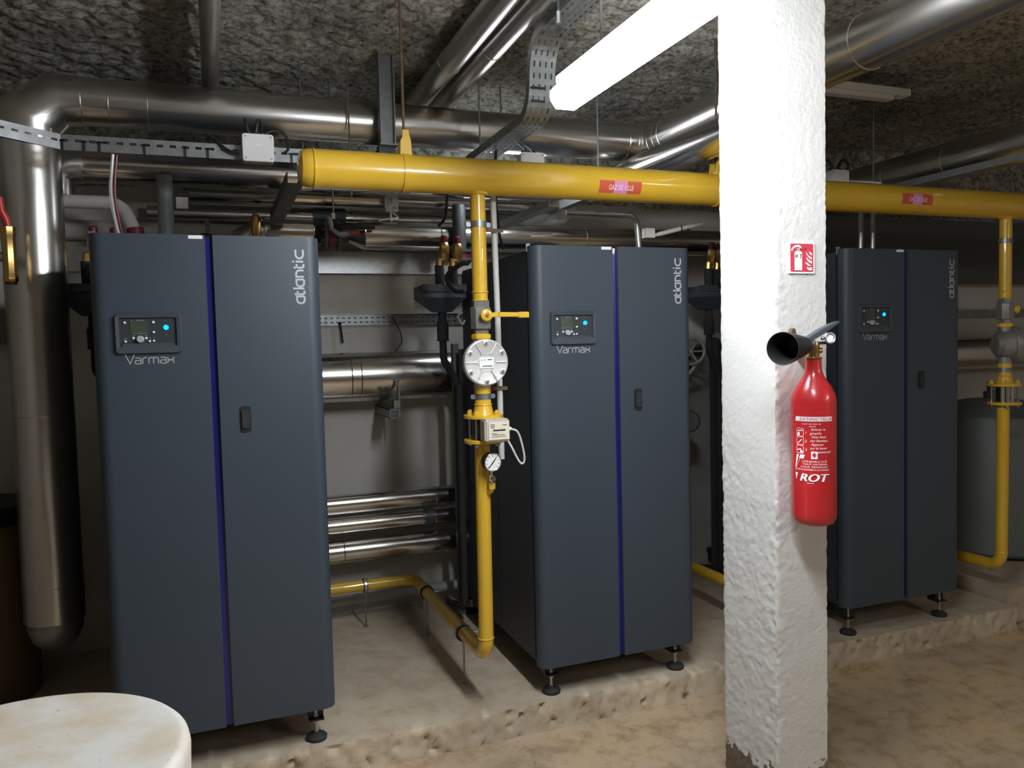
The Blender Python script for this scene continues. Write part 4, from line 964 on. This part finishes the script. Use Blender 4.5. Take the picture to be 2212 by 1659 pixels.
band(.056, .075, 1.121, 1.144, 'sticker', 'approval_mark', n=4)
MB().add([lab(a, b, ER+.0012) for a, b in ((.0655,1.124),(.072,1.133),(.0655,1.142),(.059,1.133))], [(0,1,2,3)]).build('approval_diamond', 'sign_red', ex, smooth=False)
stroke_polys([[(.10,1.119),(.021,1.119),(.010,1.098),(.006,1.080),(.10,1.080)]], .001, lambda x, y: lab(x, y)).build('notice_frame', 'sticker', ex, smooth=False)
for i, s_ in enumerate(('UTILISABLE SUR', 'TOUT MATERIEL', 'SOUS TENSION', 'NE PAS EXPOSER A LA CHALEUR')):
    ltext(s_, (.028,.030,.024,.012)[i], 1.1105-i*.0085, .0072, shear=.1, width=(.074,.074,.080,.098)[i])
MB().add([lab(a, b, ER+.0009) for a, b in ((.004,1.076),(.014,1.076),(.008,1.054))], [(0,1,2)]).build('brand_chevron', 'sticker', ex, smooth=False)
for k_ in (0, .0011, .0022, .0033): ltext('ROT', .018+k_, 1.0515, .034, shear=.28, width=.086, name='brand_lettering', r=ER+.0009+k_*.2)
ltext('extincteurs', .042, 1.045, .005, shear=.2)

SX, SZ = 2.094, 1.701
sg = thing('extinguisher_sign', (SX, -.934, SZ), 'small red sign with white extinguisher and flames pictogram on the pillar', 'sign')
sy = -.9355
def sgp(u, v, y=sy-.0022): return (SX+.0895*u, y, SZ+.0885*(1-v))
MB().box(SX-.006, SX+.0955, sy, -.925, SZ-.0055, SZ+.094).build('sign_backing', 'sticker', sg, smooth=False)
MB().prism([(sgp(a,b)[0], sgp(a,b)[2]) for a, b in rrect(.0,1,.0,1,.05)], 'y', sy-.001, sy).build('sign_face', 'sign_red', sg, smooth=False)
def spoly(pts, m='sticker', y=sy-.0014, name='sign_symbol'): return MB().add([sgp(a,b,y) for a, b in pts], [tuple(range(len(pts)))]).build(name, m, sg, smooth=False)
spoly([(.17,.95),(.50,.95),(.50,.32),(.44,.26),(.23,.26),(.17,.32)]); spoly([(.27,.27),(.40,.27),(.40,.17),(.27,.17)])
stroke_polys([[(.46,.14),(.34,.08),(.20,.10),(.10,.16),(.05,.25)]], .07, lambda x, y: sgp(x, y, sy-.0014)).build('sign_symbol', 'sticker', sg, smooth=False)
for fl in ([(.68,.28),(.76,.40),(.94,.50),(.94,.56),(.80,.50),(.70,.38)], [(.80,.26),(.84,.36),(.94,.42),(.94,.34),(.86,.30)], [(.70,.47),(.78,.56),(.94,.62),(.94,.71),(.80,.66),(.70,.56)], [(.63,.66),(.74,.68),(.84,.76),(.90,.77),(.88,.80),(.76,.78),(.66,.71)], [(.71,.82),(.80,.86),(.94,.84),(.94,.95),(.82,.95),(.73,.90)]):
    spoly(fl)
stroke_polys([[(.26,.28),(.29,.16)],[(.32,.28),(.35,.17)],[(.37,.28),(.42,.17),(.46,.26)],[(.50,.22),(.56,.19)],[(.58,.24),(.64,.16),(.70,.20)]], .02, lambda x, y: sgp(x, y, sy-.0022)).build('handwriting', 'ink', sg, smooth=False)
stroke_polys([[(.30,.40),(.21,.42),(.19,.48),(.24,.49),(.30,.41),(.28,.49)],[(.33,.48),(.35,.49)],[(.38,.39),(.47,.39),(.42,.44),(.46,.48),(.40,.54)]], .022, lambda x, y: sgp(x, y, sy-.0022)).build('handwriting', 'ink', sg, smooth=False)

# ================================================================ foreground drum, left items, right tank
dm = thing('white_drum', (-.044, -1.208, ZF), 'white plastic drum with stained round lid in the lower left foreground', 'drum')
MB().lathe((-.044,-1.208,ZF), (0,0,1), [(0,.30),(.02,.315),(.70,.325),(.745,.325)], 64).build('drum_body', 'drum', dm)
MB().lathe((-.044,-1.208,.60), (0,0,1), [(0,.335),(.0,.341),(.075,.344),(.09,.341),(.098,.333),(.100,.322),(.094,.30),(.096,.001)], 96).build('drum_lid', 'lid', dm)
lv = thing('brass_lever_valve', (-.325, .50, 1.77), 'brass fitting with a red lever at the left edge, in front of the flue duct', 'valve')
MB().lathe((-.325,.50,1.775), (0,0,1), [(0,.024),(.004,.026),(.02,.026),(.024,.0235),(.17,.0235),(.175,.026),(.205,.026),(.208,.02)], 8).build('valve_barrel', 'brass', lv)
MB().lathe((-.325,.50,1.765), (0,0,1), [(0,.020),(.012,.020)], 12).build('valve_gasket', 'burgundy', lv)
MB().tube([(-.325,.50,1.98),(-.330,.50,2.01),(-.342,.49,2.04),(-.345,.49,2.09)], [.012,.014,.013,.011], 12).build('red_lever', 'red_plastic', lv)
MB().tube([(-.325,.50,1.87),(-.45,.54,1.87),(-.75,.60,1.87)], .018, 14).build('feed_pipe', 'cast2', lv)
bd = thing('brown_drum', (-.62, 1.08, ZF), 'brown drum with a black rim in the dark corner left of the flue duct', 'drum')
MB().lathe((-.66,1.06,ZF), (0,0,1), [(0,.24),(.02,.25),(.90,.25)], 40).build('drum_body', 'carton', bd)
MB().lathe((-.66,1.06,.77), (0,0,1), [(0,.252),(.005,.262),(.07,.262),(.085,.25),(.08,.001)], 40).build('drum_rim', 'black', bd)
tag(MB().box(-1.24,-.40,1.40,1.449,1.55,1.72).build('wall_duct', 'dark_steel'), 'dark duct strip low on the wall behind the flue duct', 'duct')
tn = thing('storage_tank', (5.05, .8, .075), 'big dull grey storage tank at the far right edge', 'tank')
MB().lathe((5.13,.72,.10), (0,0,1), [(0,.40),(.02,.42),(.78,.42),(.86,.39),(.92,.30),(.95,.15),(.955,.001)], 56).build('tank_shell', 'tank', tn)
MB().lathe((5.13,.72,.072), (0,0,1), [(0,.36),(.035,.36)], 40).build('tank_base', 'rubber', tn)
MB().lathe((5.13,.72,1.04), (0,0,1), [(0,.05),(.06,.05),(.065,.03),(.12,.03)], 24).build('tank_neck', 'dark_steel', tn)
jacket('far_jacketed_pipe', 4.1, 6.8, 1.29, 1.335, .12, (4.6,5.2,5.25), 'shiny jacketed pipe with bands glimpsed right of the farthest boiler')
tag(MB().box(4.0,7.9,1.42,1.449,1.60,1.66).build('far_wall_rail', 'galv'), 'dark rail along the wall right of the farthest boiler', 'cable tray')
tag(MB().box(4.0,7.9,1.25,1.449,1.86,2.30).build('far_wall_duct', 'dark_steel'), 'wide grey duct along the wall top right of the farthest boiler', 'duct')
